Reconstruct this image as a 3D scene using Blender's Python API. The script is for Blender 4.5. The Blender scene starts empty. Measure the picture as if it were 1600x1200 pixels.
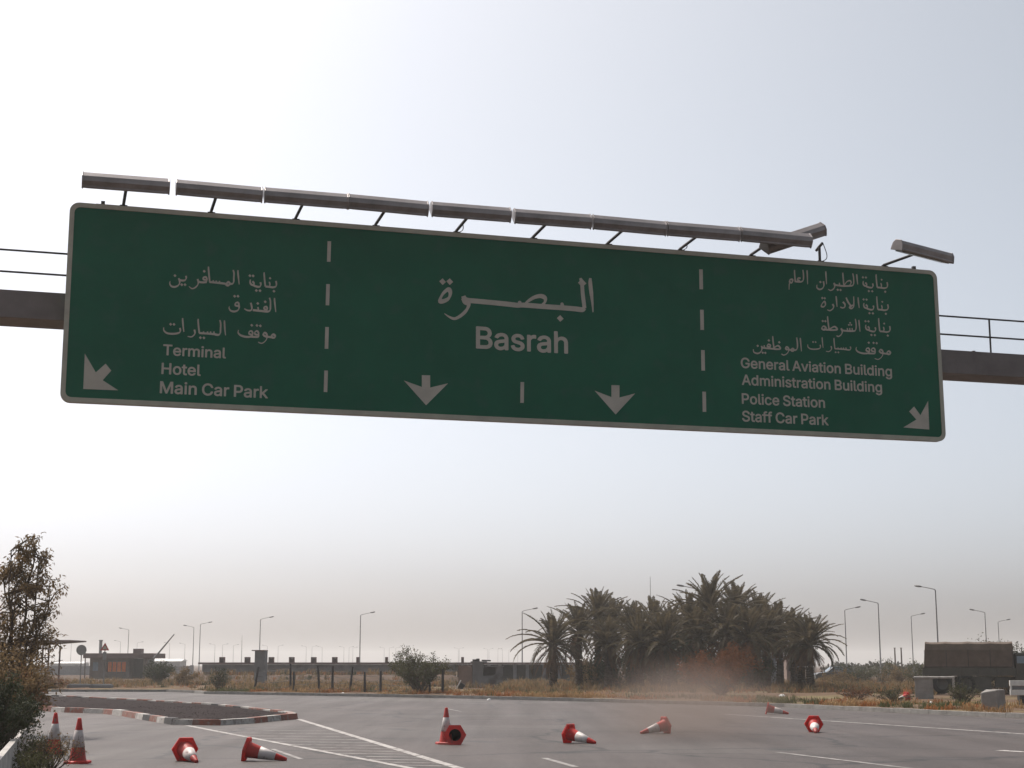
import bpy, bmesh, math, random
from mathutils import Vector, Matrix, noise
from mathutils.geometry import tessellate_polygon

# ------------------------------------------------------------------ camera, sky, sun, exposure
SC = bpy.context.scene
COL = SC.collection
R = math.radians
FPX, HOR, EYE = 2450.0, 1038.0, 1.65          # focal length and horizon row of the 1600 x 1200 photograph
PITCH = math.atan((HOR - 600) / FPX)
cam = bpy.data.cameras.new('camera'); camo = bpy.data.objects.new('camera', cam); COL.objects.link(camo)
cam.sensor_width = 36; cam.lens = 36 * FPX / 1600; cam.clip_start = .1; cam.clip_end = 8000
camo.location = (0, 0, EYE); camo.rotation_euler = (R(90) + PITCH, 0, 0)
SC.camera = camo
SUN_AZ, SUN_EL = R(-42), R(54)                 # ahead and to the left
world = bpy.data.worlds.new('World'); SC.world = world; world.use_nodes = True
wn = world.node_tree.nodes; wl = world.node_tree.links
bg = wn['Background']
sky = wn.new('ShaderNodeTexSky'); sky.sky_type = 'NISHITA'; sky.sun_disc = False
sky.sun_elevation = SUN_EL; sky.sun_rotation = SUN_AZ
sky.air_density = .4; sky.dust_density = 4.0; sky.ozone_density = 1.0; sky.altitude = 0
hs = wn.new('ShaderNodeHueSaturation'); hs.inputs['Saturation'].default_value = .5; hs.inputs['Hue'].default_value = .475   # dust-laden, washed-out sky
wl.new(sky.outputs[0], hs.inputs['Color']); wl.new(hs.outputs[0], bg.inputs[0]); bg.inputs[1].default_value = .15
sun = bpy.data.lights.new('sun', 'SUN'); sun.energy = 2.7; sun.angle = R(.7); sun.color = (1, .93, .83)
suno = bpy.data.objects.new('sun', sun); COL.objects.link(suno)
SDIR = Vector((math.sin(SUN_AZ) * math.cos(SUN_EL), math.cos(SUN_AZ) * math.cos(SUN_EL), math.sin(SUN_EL)))
suno.rotation_euler = SDIR.to_track_quat('Z', 'Y').to_euler(); suno.location = (0, 0, 50)
SC.view_settings.view_transform = 'Standard'; SC.view_settings.look = 'None'
SC.view_settings.exposure = .47; SC.view_settings.gamma = 1.0
SC.render.engine = 'CYCLES'
SC.cycles.max_bounces = 8; SC.cycles.transparent_max_bounces = 12; SC.cycles.volume_bounces = 1
SC.cycles.use_denoising = True

# ------------------------------------------------------------------ helpers
def ray(px, py):
    c, s = math.cos(PITCH), math.sin(PITCH)
    x, u = (px - 800) / FPX, (600 - py) / FPX
    return Vector((x, c - u * s, s + u * c))
def gp(px, py, z=0.0):                         # the point of the level z under a pixel of the photograph
    d = ray(px, py); t = (z - EYE) / d.z
    return Vector((0, 0, EYE)) + d * t
def at(px, py, Y):                             # the point a pixel shows, Y metres ahead
    d = ray(px, py); return Vector((0, 0, EYE)) + d * (Y / d.y)
def xat(px, Y): return at(px, HOR, Y).x
def zat(py, Y): return at(800, py, Y).z

MATS = {}
def mat(name, col, col2=None, rnd=False, rough=.8, scale=4.0, bump=0.0, bscale=None, metal=0.0, spec=.4, fac=(.35, .65), extra=None, detail=6, trans=0.0, coord='Object'):
    m = bpy.data.materials.new(name); m.use_nodes = True; MATS[name] = m
    nt = m.node_tree; n = nt.nodes; l = nt.links; b = n['Principled BSDF']
    b.inputs['Roughness'].default_value = rough; b.inputs['Metallic'].default_value = metal
    b.inputs['Specular IOR Level'].default_value = spec
    tc = n.new('ShaderNodeTexCoord')
    if rnd:                                     # every copy gets its own dirt
        oi = n.new('ShaderNodeObjectInfo'); va = n.new('ShaderNodeVectorMath'); va.operation = 'MULTIPLY_ADD'; va.inputs[1].default_value = (37, 19, 53); l.new(oi.outputs['Random'], va.inputs[0]); l.new(tc.outputs[coord], va.inputs[2])
    src_v = va.outputs[0] if rnd else tc.outputs[coord]
    col = (*col, 1)
    if col2 is None: col2 = tuple(c * .75 for c in col[:3])
    nz = n.new('ShaderNodeTexNoise'); nz.inputs['Scale'].default_value = scale; nz.inputs['Detail'].default_value = detail
    nz.inputs['Roughness'].default_value = .62
    l.new(src_v, nz.inputs['Vector'])
    rp = n.new('ShaderNodeValToRGB'); rp.color_ramp.elements[0].position = fac[0]; rp.color_ramp.elements[1].position = fac[1]
    rp.color_ramp.elements[0].color = (*col2, 1); rp.color_ramp.elements[1].color = col
    l.new(nz.outputs['Fac'], rp.inputs[0]); out = rp.outputs[0]
    if extra:                                   # (colour, scale, threshold lo, hi) worn or stained patches
        for (ec, es, lo, hi) in extra:
            n2 = n.new('ShaderNodeTexNoise'); n2.inputs['Scale'].default_value = es; n2.inputs['Detail'].default_value = 8
            l.new(src_v, n2.inputs['Vector'])
            r2 = n.new('ShaderNodeValToRGB'); r2.color_ramp.elements[0].position = lo; r2.color_ramp.elements[1].position = hi
            l.new(n2.outputs['Fac'], r2.inputs[0])
            mx = n.new('ShaderNodeMix'); mx.data_type = 'RGBA'
            l.new(r2.outputs[0], mx.inputs[0]); l.new(out, mx.inputs[6]); mx.inputs[7].default_value = (*ec, 1); out = mx.outputs[2]
    if rnd:                                     # and is a little more or less faded
        r5 = n.new('ShaderNodeMapRange'); r5.inputs[3].default_value = .0; r5.inputs[4].default_value = .38; l.new(oi.outputs['Random'], r5.inputs[0])
        m5 = n.new('ShaderNodeMix'); m5.data_type = 'RGBA'; l.new(r5.outputs[0], m5.inputs[0]); l.new(out, m5.inputs[6]); m5.inputs[7].default_value = (.36, .2, .17, 1); out = m5.outputs[2]
    l.new(out, b.inputs['Base Color'])
    if bump:
        nb = n.new('ShaderNodeTexNoise'); nb.inputs['Scale'].default_value = bscale or scale * 6; nb.inputs['Detail'].default_value = 5
        l.new(tc.outputs[coord], nb.inputs['Vector'])
        bp = n.new('ShaderNodeBump'); bp.inputs['Strength'].default_value = bump; bp.inputs['Distance'].default_value = .03
        l.new(nb.outputs['Fac'], bp.inputs['Height']); l.new(bp.outputs[0], b.inputs['Normal'])
    if trans:                                   # thin leaves let the sun through
        tr = n.new('ShaderNodeBsdfTranslucent'); l.new(out, tr.inputs['Color'])
        ms = n.new('ShaderNodeMixShader'); ms.inputs[0].default_value = trans
        l.new(b.outputs[0], ms.inputs[1]); l.new(tr.outputs[0], ms.inputs[2])
        l.new(ms.outputs[0], n['Material Output'].inputs[0])
    return m

class MB:
    """collects shapes and links them as ONE mesh object"""
    def __init__(s): s.v = []; s.f = []; s.mi = []; s.sm = []; s.cur = 0
    def add(s, vs, fs, smooth=False):
        o = len(s.v); s.v += [tuple(v) for v in vs]
        for f in fs: s.f.append([o + i for i in f]); s.mi.append(s.cur); s.sm.append(smooth)
        return s
    def box(s, c, size, rot=None):
        hx, hy, hz = (d / 2 for d in size); c = Vector(c)
        vs = [Vector((x, y, z)) for z in (-hz, hz) for y in (-hy, hy) for x in (-hx, hx)]
        if rot is not None: vs = [rot @ v for v in vs]
        return s.add([v + c for v in vs], [(0, 2, 3, 1), (4, 5, 7, 6), (0, 1, 5, 4), (2, 6, 7, 3), (0, 4, 6, 2), (1, 3, 7, 5)])
    def cyl(s, a, b, r0, r1=None, n=10, caps=True, smooth=True):
        a, b = Vector(a), Vector(b); r1 = r0 if r1 is None else r1
        q = (b - a).to_track_quat('Z', 'Y'); vs = []
        for p, r in ((a, r0), (b, r1)):
            for k in range(n):
                t = 2 * math.pi * k / n; vs.append(p + q @ Vector((r * math.cos(t), r * math.sin(t), 0)))
        s.add(vs, [(k, (k + 1) % n, n + (k + 1) % n, n + k) for k in range(n)], smooth)
        if caps: s.add(vs, [tuple(range(n))[::-1], tuple(range(n, 2 * n))])
        return s
    def tube(s, pts, rs, n=7, smooth=True):
        pts = [Vector(p) for p in pts]; vs = []
        if not hasattr(rs, '__len__'): rs = [rs] * len(pts)
        for i, p in enumerate(pts):
            d = pts[min(i + 1, len(pts) - 1)] - pts[max(i - 1, 0)]
            q = d.to_track_quat('Z', 'Y')
            for k in range(n):
                t = 2 * math.pi * k / n; vs.append(p + q @ Vector((rs[i] * math.cos(t), rs[i] * math.sin(t), 0)))
        fs = [(i * n + k, i * n + (k + 1) % n, (i + 1) * n + (k + 1) % n, (i + 1) * n + k) for i in range(len(pts) - 1) for k in range(n)]
        s.add(vs, fs, smooth); s.add(vs[:n] + vs[-n:], [tuple(range(n))[::-1], tuple(range(n, 2 * n))]); return s
    def lathe(s, prof, n=20, smooth=True, M=None):
        vs = [Vector((r * math.cos(2 * math.pi * k / n), r * math.sin(2 * math.pi * k / n), z)) for r, z in prof for k in range(n)]
        if M is not None: vs = [M @ v for v in vs]
        return s.add(vs, [(i * n + k, i * n + (k + 1) % n, (i + 1) * n + (k + 1) % n, (i + 1) * n + k) for i in range(len(prof) - 1) for k in range(n)], smooth)
    def prism(s, poly, z0, z1, M=None):           # poly counter-clockwise in XY
        n = len(poly); vs = [Vector((x, y, z)) for z in (z0, z1) for x, y in poly]
        if M is not None: vs = [M @ v for v in vs]
        return s.add(vs, [tuple(range(n))[::-1], tuple(range(n, 2 * n))] + [(k, (k + 1) % n, n + (k + 1) % n, n + k) for k in range(n)])
    def build(s, name, mats, parent=None, bevel=0, loc=None):
        me = bpy.data.meshes.new(name); me.from_pydata(s.v, [], s.f)
        for m in (mats if isinstance(mats, (list, tuple)) else [mats]): me.materials.append(MATS[m])
        me.polygons.foreach_set('material_index', s.mi); me.polygons.foreach_set('use_smooth', s.sm)
        me.update()
        o = bpy.data.objects.new(name, me); COL.objects.link(o)
        if parent is not None: o.parent = parent
        if loc is not None: o.location = loc
        if bevel:
            b = o.modifiers.new('bevel', 'BEVEL'); b.width = bevel; b.segments = 2; b.limit_method = 'ANGLE'; b.angle_limit = R(40)
        return o
def thing(name, label, cat, loc=(0, 0, 0), rz=0, group=None):
    o = bpy.data.objects.new(name, None); COL.objects.link(o); o.empty_display_size = .2
    o.location = loc; o.rotation_euler = (0, 0, rz); return tag(o, label, cat, group)
def tag(o, label=None, cat=None, group=None, kind=None):
    for k, v in (('label', label), ('category', cat), ('group', group), ('kind', kind)):
        if v: o[k] = v
    return o
def kids(o): return [c for c in bpy.data.objects if c.parent == o]
def copy_tree(o, parent=None):
    c = o.copy(); COL.objects.link(c)
    if parent is not None: c.parent = parent
    for ch in kids(o): copy_tree(ch, c)
    return c
def catmull(P, k=5, closed=False):
    n = len(P); out = []
    idx = (lambda i: P[i % n]) if closed else (lambda i: P[min(max(i, 0), n - 1)])
    for i in range(n if closed else n - 1):
        a, b, c, d = (Vector(idx(i + j)) for j in (-1, 0, 1, 2))
        for q in range(k):
            t = q / k
            out.append(.5 * ((2 * b) + (c - a) * t + (2 * a - 5 * b + 4 * c - d) * t * t + (3 * b - a - 3 * c + d) * t ** 3))
    if not closed: out.append(Vector(P[-1]))
    return out

# ------------------------------------------------------------------ materials
def asphalt():
    m = mat('asphalt', (.073, .055, .048), (.042, .032, .028), rough=.6, scale=.22, bump=.5, bscale=55, spec=.27, fac=(.3, .7), detail=10,
            extra=[((.085, .072, .064), .09, .5, .68), ((.028, .024, .022), .45, .62, .7), ((.02, .017, .016), 1.3, .68, .73)])
    nt = m.node_tree; n = nt.nodes; l = nt.links; b = n['Principled BSDF']; src = b.inputs['Base Color'].links[0].from_socket
    tc = n.new('ShaderNodeTexCoord')
    mp = n.new('ShaderNodeMapping'); mp.inputs['Rotation'].default_value = (0, 0, R(52)); mp.inputs['Scale'].default_value = (.9, .05, 1); l.new(tc.outputs['Object'], mp.inputs['Vector'])
    w = n.new('ShaderNodeTexNoise'); w.inputs['Scale'].default_value = 1.0; w.inputs['Detail'].default_value = 7; l.new(mp.outputs[0], w.inputs['Vector'])   # long wear streaks along the lanes
    r1 = n.new('ShaderNodeMapRange'); r1.inputs[1].default_value = .35; r1.inputs[2].default_value = .68; r1.inputs[3].default_value = .84; r1.inputs[4].default_value = 1.16; l.new(w.outputs['Fac'], r1.inputs[0])
    g = n.new('ShaderNodeTexNoise'); g.inputs['Scale'].default_value = 9; g.inputs['Detail'].default_value = 4; l.new(tc.outputs['Object'], g.inputs['Vector'])  # stone grain
    r2 = n.new('ShaderNodeMapRange'); r2.inputs[1].default_value = .3; r2.inputs[2].default_value = .7; r2.inputs[3].default_value = .8; r2.inputs[4].default_value = 1.2; l.new(g.outputs['Fac'], r2.inputs[0])
    v = n.new('ShaderNodeTexVoronoi'); v.feature = 'DISTANCE_TO_EDGE'; v.inputs['Scale'].default_value = .16; 
    wd = n.new('ShaderNodeTexNoise'); wd.inputs['Scale'].default_value = .8; wd.inputs['Detail'].default_value = 6; l.new(tc.outputs['Object'], wd.inputs['Vector'])
    ad = n.new('ShaderNodeMixRGB'); ad.blend_type = 'ADD'; ad.inputs[0].default_value = 1.6; l.new(tc.outputs['Object'], ad.inputs[1]); l.new(wd.outputs['Color'], ad.inputs[2]); l.new(ad.outputs[0], v.inputs['Vector'])
    r3 = n.new('ShaderNodeMapRange'); r3.inputs[1].default_value = .006; r3.inputs[2].default_value = .016; r3.inputs[3].default_value = .38; r3.inputs[4].default_value = 1; l.new(v.outputs['Distance'], r3.inputs[0])
    p = n.new('ShaderNodeMath'); p.operation = 'MULTIPLY'; l.new(r1.outputs[0], p.inputs[0]); l.new(r2.outputs[0], p.inputs[1])
    q = n.new('ShaderNodeMath'); q.operation = 'MULTIPLY'; l.new(p.outputs[0], q.inputs[0]); l.new(r3.outputs[0], q.inputs[1])
    mx = n.new('ShaderNodeMixRGB'); mx.blend_type = 'MULTIPLY'; mx.inputs[0].default_value = 1; l.new(src, mx.inputs[1]); l.new(q.outputs[0], mx.inputs[2]); l.new(mx.outputs[0], b.inputs['Base Color'])
    rr = n.new('ShaderNodeMapRange'); rr.inputs[1].default_value = .3; rr.inputs[2].default_value = .7; rr.inputs[3].default_value = .64; rr.inputs[4].default_value = .54; l.new(w.outputs['Fac'], rr.inputs[0]); l.new(rr.outputs[0], b.inputs['Roughness'])
asphalt()
mat('dirt', (.105, .072, .054), (.065, .046, .035), rough=.95, spec=.03, scale=.5, bump=.6, bscale=5, extra=[((.125, .095, .075), .13, .5, .7)])
mat('verge_soil', (.15, .1, .068), (.09, .06, .042), rough=.95, spec=.03, scale=.9, bump=.8, bscale=7, extra=[((.16, .13, .07), .3, .52, .62)])
mat('road_paint', (.4, .375, .355), (.25, .23, .22), rough=.75, spec=.2, scale=2.2, fac=(.3, .55), extra=[((.09, .075, .07), 5, .56, .66)])
mat('hatch_paint', (.3, .28, .26), (.17, .155, .145), rough=.75, scale=2.2, fac=(.35, .6), extra=[((.1, .085, .078), 4, .52, .64)])
mat('faded_paint', (.3, .28, .265), (.16, .145, .135), rough=.75, scale=2.2, fac=(.35, .6), extra=[((.165, .155, .15), 5, .5, .62)])
mat('kerb_concrete', (.3, .285, .26), (.21, .195, .18), rough=.9, scale=2.5, bump=.3)
mat('kerb_white', (.46, .43, .4), (.27, .25, .23), rough=.8, scale=3, fac=(.3, .6), extra=[((.22, .19, .17), 5, .56, .7), ((.2, .17, .15), 1.2, .55, .75)])
mat('kerb_red', (.26, .085, .055), (.18, .08, .058), rough=.8, scale=3, extra=[((.22, .18, .155), 5, .52, .68), ((.2, .17, .15), 1.2, .52, .75)])
mat('kerb_black', (.05, .045, .045), (.03, .028, .028), rough=.8)
mat('mulch', (.046, .036, .036), (.02, .016, .016), rough=.95, spec=.03, scale=9, bump=1, bscale=30, extra=[((.055, .043, .04), 22, .55, .68)])
mat('sign_green', (.004, .115, .06), (.003, .098, .052), rough=.65, scale=.8, spec=.2, extra=[((.012, .105, .062), 2.5, .55, .72)])
mat('sign_white', (.52, .475, .4), (.44, .4, .335), rough=.6, scale=3, spec=.25)
mat('sign_border', (.46, .43, .34), (.37, .34, .275), rough=.55, scale=3)
mat('sign_back', (.3, .3, .29), (.22, .22, .21), rough=.5, metal=.6)
mat('gantry_steel', (.2, .168, .158), (.145, .12, .112), rough=.6, scale=2, metal=.15, extra=[((.2, .12, .08), 1.5, .6, .75)])
mat('lamp_housing', (.3, .265, .255), (.2, .175, .165), rough=.34, scale=2.5, metal=.3)
mat('lamp_cover', (.36, .36, .35), (.27, .27, .26), rough=.25, spec=.5)
mat('bracket_dark', (.05, .045, .045), (.03, .028, .028), rough=.6, metal=.4)
mat('cone_red', (.75, .03, .022), (.62, .022, .018), rough=.5, scale=5, trans=.35, rnd=True, extra=[((.3, .06, .045), 7, .56, .72), ((.22, .16, .13), 16, .63, .72)])
mat('cone_white', (.72, .7, .68), (.5, .48, .46), rough=.5, scale=6, rnd=True, extra=[((.36, .32, .29), 6, .5, .72), ((.16, .14, .13), 18, .62, .7)])
mat('cone_black', (.03, .02, .02), rough=.8)
mat('pole_grey', (.22, .215, .21), (.16, .155, .15), rough=.5, metal=.4)
mat('lamp_head', (.16, .155, .15), (.1, .1, .1), rough=.5, metal=.2)
mat('block_concrete', (.3, .28, .255), (.2, .185, .17), rough=.9, scale=1.6, bump=.4, extra=[((.14, .12, .11), 1.1, .6, .72)])
mat('grey_render', (.2, .2, .205), (.14, .14, .145), rough=.9, scale=1.2, extra=[((.09, .08, .08), .7, .58, .7)])
mat('brown_render', (.24, .17, .14), (.17, .12, .1), rough=.9, scale=1)
mat('roof_brown', (.16, .1, .09), (.11, .075, .07), rough=.8, scale=1)
mat('booth_wall', (.16, .125, .105), (.11, .085, .075), rough=.85, scale=1)
mat('orange_blind', (.95, .25, .06), (.8, .17, .045), rough=.7, scale=5)  # base colour raised to stand in for daylight shining through the blinds
mat('dark_opening', (.02, .02, .02), (.013, .013, .013), rough=.6)  # near-black: shade inside openings put into colour; dark frames and rubbish share it
mat('window_glass', (.2, .25, .3), (.15, .2, .24), rough=.12, spec=.6)
mat('white_board', (.75, .74, .7), (.6, .58, .55), rough=.6)
mat('warning_red', (.5, .05, .04), rough=.6)
mat('canvas', (.125, .09, .068), (.09, .066, .05), rough=.95, scale=2, bump=.4, bscale=4)
mat('army_green', (.075, .07, .055), (.055, .052, .042), rough=.75, scale=2)
mat('tyre', (.02, .02, .02), rough=.9)
mat('rim', (.06, .058, .05), rough=.7)
mat('bark', (.12, .085, .06), (.07, .05, .036), rough=.95, spec=.1, scale=14, bump=.6)
mat('twig', (.11, .085, .06), (.07, .055, .04), rough=.95, spec=.1, scale=14)
mat('palm_trunk', (.1, .075, .055), (.05, .038, .03), rough=.95, spec=.1, scale=9, bump=1, bscale=18)
mat('palm_leaf', (.14, .11, .062), (.05, .039, .024), rough=.6, scale=1.2, trans=.35, spec=.15)
mat('palm_dead', (.15, .085, .045), (.075, .045, .028), rough=.9, spec=.1, scale=1.5, trans=.15)
mat('leaf_olive', (.105, .1, .045), (.055, .06, .03), rough=.7, spec=.1, scale=1.7, trans=.3)
mat('leaf_dark', (.06, .068, .035), (.032, .04, .022), rough=.7, spec=.1, scale=1.7, trans=.25)
mat('leaf_rust', (.22, .09, .042), (.125, .058, .03), rough=.85, spec=.1, scale=1.7, trans=.25)
mat('leaf_brown', (.24, .16, .08), (.12, .085, .045), rough=.85, spec=.1, scale=1.7, trans=.42)
mat('grass_tan', (.36, .24, .12), (.22, .12, .05), rough=.9, spec=.1, scale=.6, trans=.25)
mat('grass_rust', (.34, .14, .05), (.2, .085, .035), rough=.9, spec=.1, scale=.6, trans=.25)
mat('grass_green', (.12, .12, .05), (.075, .08, .035), rough=.9, spec=.1, scale=.6, trans=.25)
mat('plastic_white', (.8, .79, .77), (.68, .66, .64), rough=.6)
mat('car_paint', (.05, .055, .06), rough=.3, spec=.5)
mat('far_wall', (.28, .27, .27), (.22, .215, .215), rough=.9)
mat('far_green', (.09, .085, .06), (.06, .06, .045), rough=.95, spec=.1, scale=.3)
# ------------------------------------------------------------------ ground, road, verges
def sheet(name, pts, z, m, kind='structure'):
    mb = MB(); P = [Vector((p[0], p[1], z)) for p in pts]
    tris = tessellate_polygon([P]); fs = []
    for t in tris:
        a, b, c = (P[i] for i in t)
        fs.append(t if (b - a).cross(c - a).z > 0 else tuple(reversed(t)))
    mb.add(P, fs); o = mb.build(name, m); tag(o, kind=kind); return o
g = MB(); G = 1500
g.add([(-G, -60, 0), (G, -60, 0), (G, 2 * G, 0), (-G, 2 * G, 0)], [(0, 1, 2, 3)])
tag(g.build('ground', 'dirt'), kind='structure')
KERB = [(-110, 97.5), (-60, 98), (-21, 97), (-18.6, 93.5), (-17.4, 90.2), (-10.5, 85), (-3.4, 79.2), (2.7, 72.4), (10.6, 62.3), (13.6, 54.6), (16.2, 48.4), (24, 33), (38, 6), (52, -25)]
LEFT = [(-1.5, -25), (-4.4, 10), (-7.0, 20), (-9.2, 28), (-12.8, 41), (-17, 50), (-30, 62), (-110, 80)]
sheet('road', KERB + LEFT, .004, 'asphalt')
# far service road by the booth
sheet('service_road', [(-110, 152), (-36, 150), (-34, 163), (-110, 166)], .006, 'asphalt')
def offs(P, d):
    out = []
    for i, p in enumerate(P):
        a = Vector(P[max(i - 1, 0)]); b = Vector(P[min(i + 1, len(P) - 1)]); t = (b - a).normalized()
        out.append((p[0] - t.y * d, p[1] + t.x * d))
    return out
def ribbon_wall(mb, P, d0, d1, z0, z1):
    A, B = offs(P, d0), offs(P, d1); n = len(P)
    vs = [(*p, z) for z in (z0, z1) for p in A] + [(*p, z) for z in (z0, z1) for p in B]
    for i in range(n - 1):
        a0, a1, b0, b1 = i, n + i, 2 * n + i, 3 * n + i
        mb.add([vs[a0], vs[a0 + 1], vs[a1 + 1], vs[a1]], [(3, 2, 1, 0)]); mb.add([vs[b0], vs[b0 + 1], vs[b1 + 1], vs[b1]], [(0, 1, 2, 3)])
        mb.add([vs[a1], vs[a1 + 1], vs[b1 + 1], vs[b1]], [(3, 2, 1, 0)])
    for i in (0, n - 1): mb.add([vs[i], vs[n + i], vs[3 * n + i], vs[2 * n + i]], [(0, 1, 2, 3)])
def resample(P, step, gap=0):
    segs = []; cur = []; L = 0; P = [Vector((*p, 0)) for p in P]
    pts = [P[0]]
    for a, b in zip(P, P[1:]):
        n = max(1, round((b - a).length / step))
        for k in range(1, n + 1): pts.append(a.lerp(b, k / n))
    return [(p.x, p.y) for p in pts]
# grey kerb stones along the far side of the road (one run, joints between stones)
kb = MB(); kp = resample(KERB, 1.0)
for a, b in zip(kp, kp[1:]):
    a, b = Vector(a), Vector(b); t = (b - a).normalized() * .008
    ribbon_wall(kb, [tuple(a + t), tuple(b - t)], 0, .22, -.02, .15 + random.Random(a.x).uniform(-.012, .008))
tag(kb.build('kerb', 'kerb_concrete'), kind='structure')
# verge behind the kerb: uneven soil
random.seed(3)
vg = MB(); rows = resample(KERB, 1.6); W = [0, .5, 1.2, 2.2, 3.5, 5, 7, 10, 14, 19, 25]
grid = []
for wv in W:
    o = offs(rows, .21 + wv)
    grid.append([(x, y, (.13 + (.10 * noise.noise(Vector((x * .5, y * .5, 0))) + .05 * noise.noise(Vector((x * 1.7, y * 1.7, 3)))) * min(1, wv)) * (1 if wv < 24 else 0) - (.05 if wv > 24 else 0)) for x, y in o])
n = len(rows); vs = [p for r in grid for p in r]
vg.add(vs, [(i * n + k, i * n + k + 1, (i + 1) * n + k + 1, (i + 1) * n + k) for i in range(len(W) - 1) for k in range(n - 1)], True)
tag(vg.build('verge', 'verge_soil'), kind='structure')
sheet('roadside_soil', LEFT + [(-110, -25)], .008, 'verge_soil')

# painted lines
def line(a, b, w, m, nm='road_marking', z=.009):
    A, B = gp(*a), gp(*b); d = (B - A).normalized(); s = Vector((-d.y, d.x, 0)) * (w / 2)
    mb = MB(); K = max(2, int((B - A).length / .7)); 
    for k in range(K):
        p, q = A.lerp(B, k / K), A.lerp(B, (k + 1) / K)
        mb.add([p - s, q - s, q + s, p + s], [(0, 1, 2, 3)])
    for i, v in enumerate(mb.v): mb.v[i] = (v[0], v[1], z)
    o = mb.build(nm, m); tag(o, kind='structure'); return o
line((292, 1134), (668, 1206), .15, 'road_paint')
line((466, 1124), (760, 1214), .17, 'road_paint')
def onl(a, b, y): t = (y - a[1]) / (b[1] - a[1]); return (a[0] + (b[0] - a[0]) * t, y)
hb = MB()
for k in range(13):
    y = 1141 + k * 4.6
    p = onl((292, 1134), (668, 1206), y); q = onl((466, 1124), (760, 1214), y + 1.6)
    p = (p[0] + 8, p[1]); q = (q[0] - 6, q[1])
    A, B = gp(*p), gp(*q); d = (B - A).normalized(); s = Vector((-d.y, d.x, 0)) * .07
    vv = [A - s, B - s, B + s, A + s]; hb.add([(v.x, v.y, .0085) for v in vv], [(0, 1, 2, 3)])
tag(hb.build('hatch_marking', 'hatch_paint'), kind='structure')
line((1130, 1116), (1640, 1150), .16, 'road_paint')
line((1215, 1176), (1470, 1207), .13, 'faded_paint')
line((1562, 1173), (1640, 1178), .28, 'road_paint')
line((850, 1185), (900, 1199), .12, 'faded_paint')
line((426, 1171), (471, 1187), .1, 'faded_paint')
line((700, 1108), (720, 1112), .1, 'faded_paint')

# traffic island with a painted kerb
ISL = [gp(*p, .15) for p in ((40, 1103), (100, 1106.5), (160, 1108.3), (190, 1111.6), (222, 1117), (268, 1124), (300, 1124.5), (345, 1125), (398, 1122), (440, 1118), (466, 1116), (459, 1112.5), (400, 1106), (340, 1100), (240, 1094), (160, 1090), (100, 1087), (30, 1084))]
isl = thing('traffic_island', 'dark gravel traffic island edged with chipped red and white kerb stones', 'traffic island', (ISL[7].x, ISL[7].y, 0))
def island():
    P = [(p.x, p.y) for p in ISL]; bed = MB(); kb = MB(); o = Vector((ISL[7].x, ISL[7].y))
    P = [(x - o.x, y - o.y) for x, y in P]
    loop = P + [P[0]]
    inn = offs(loop, .26); rng = random.Random(8)
    k = 0; seq = [0, 1, 0, 1, 0, 1, 0, 1, 1, 0, 2, 1, 0, 2, 0, 1, 0, 1]
    for i in range(len(P)):
        a, b = Vector(loop[i]), Vector(loop[i + 1]); m = max(1, round((b - a).length / 1.15)); ia, ib = Vector(inn[i]), Vector(inn[i + 1])
        for j in range(m):
            p, q, ip, iq = a.lerp(b, j / m), a.lerp(b, (j + 1) / m), ia.lerp(ib, j / m), ia.lerp(ib, (j + 1) / m)
            e = (q - p).normalized() * .006; h = .17 + rng.uniform(-.015, .012)
            kb.cur = seq[k % len(seq)]; k += 1
            vs = [(*(p + e), -.01), (*(q - e), -.01), (*(iq - e), -.01), (*(ip + e), -.01)]
            c = (ip - p).normalized() * .03
            vs += [(*(p + e + c), h), (*(q - e + c), h), (*(iq - e), h), (*(ip + e), h)]
            kb.add(vs, [(4, 5, 6, 7), (0, 1, 5, 4), (1, 2, 6, 5), (2, 3, 7, 6), (3, 0, 4, 7)])
    kb.build('kerb', ['kerb_white', 'kerb_red', 'kerb_black'], isl)
    I = [Vector((x, y, 0)) for x, y in inn[:-1]]
    bm = bmesh.new(); vs = [bm.verts.new((v.x, v.y, .12)) for v in I]
    f = bm.faces.new(vs); bmesh.ops.triangulate(bm, faces=[f])
    bmesh.ops.subdivide_edges(bm, edges=bm.edges[:], cuts=7, use_grid_fill=True)
    for v in bm.verts:
        dmin = min(((v.co.xy - (I[i].xy.lerp(I[(i + 1) % len(I)].xy, max(0, min(1, (v.co.xy - I[i].xy).dot(I[(i + 1) % len(I)].xy - I[i].xy) / (I[(i + 1) % len(I)].xy - I[i].xy).length_squared))))).length for i in range(len(I))))
        v.co.z += min(.09, dmin * .06) + .02 * noise.noise(v.co * 2.3) * min(1, dmin * 3)
    for f in bm.faces: f.smooth = True
    bmesh.ops.recalc_face_normals(bm, faces=bm.faces)
    me = bpy.data.meshes.new('gravel_bed'); bm.to_mesh(me); bm.free(); me.materials.append(MATS['mulch'])
    ob = bpy.data.objects.new('gravel_bed', me); COL.objects.link(ob); ob.parent = isl
    st = MB(); r2 = random.Random(4)
    for q in range(1500):
        v = me.vertices[r2.randrange(len(me.vertices))].co; s = r2.uniform(.008, .02)
        c = Vector((v.x + r2.uniform(-.3, .3), v.y + r2.uniform(-.3, .3), v.z + s * .2))
        st.add([c + Vector((r2.uniform(.5, 1) * s * dx, r2.uniform(.5, 1) * s * dy, r2.uniform(.5, 1) * s * dz)) for dx, dy, dz in ((1, 0, 0), (-1, 0, 0), (0, 1, 0), (0, -1, 0), (0, 0, 1), (0, 0, -1))],
               [(0, 2, 4), (2, 1, 4), (1, 3, 4), (3, 0, 4), (2, 0, 5), (1, 2, 5), (3, 1, 5), (0, 3, 5)])
    so = st.build('loose_stones', 'mulch', isl); so['kind'] = 'stuff'
island()

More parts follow.
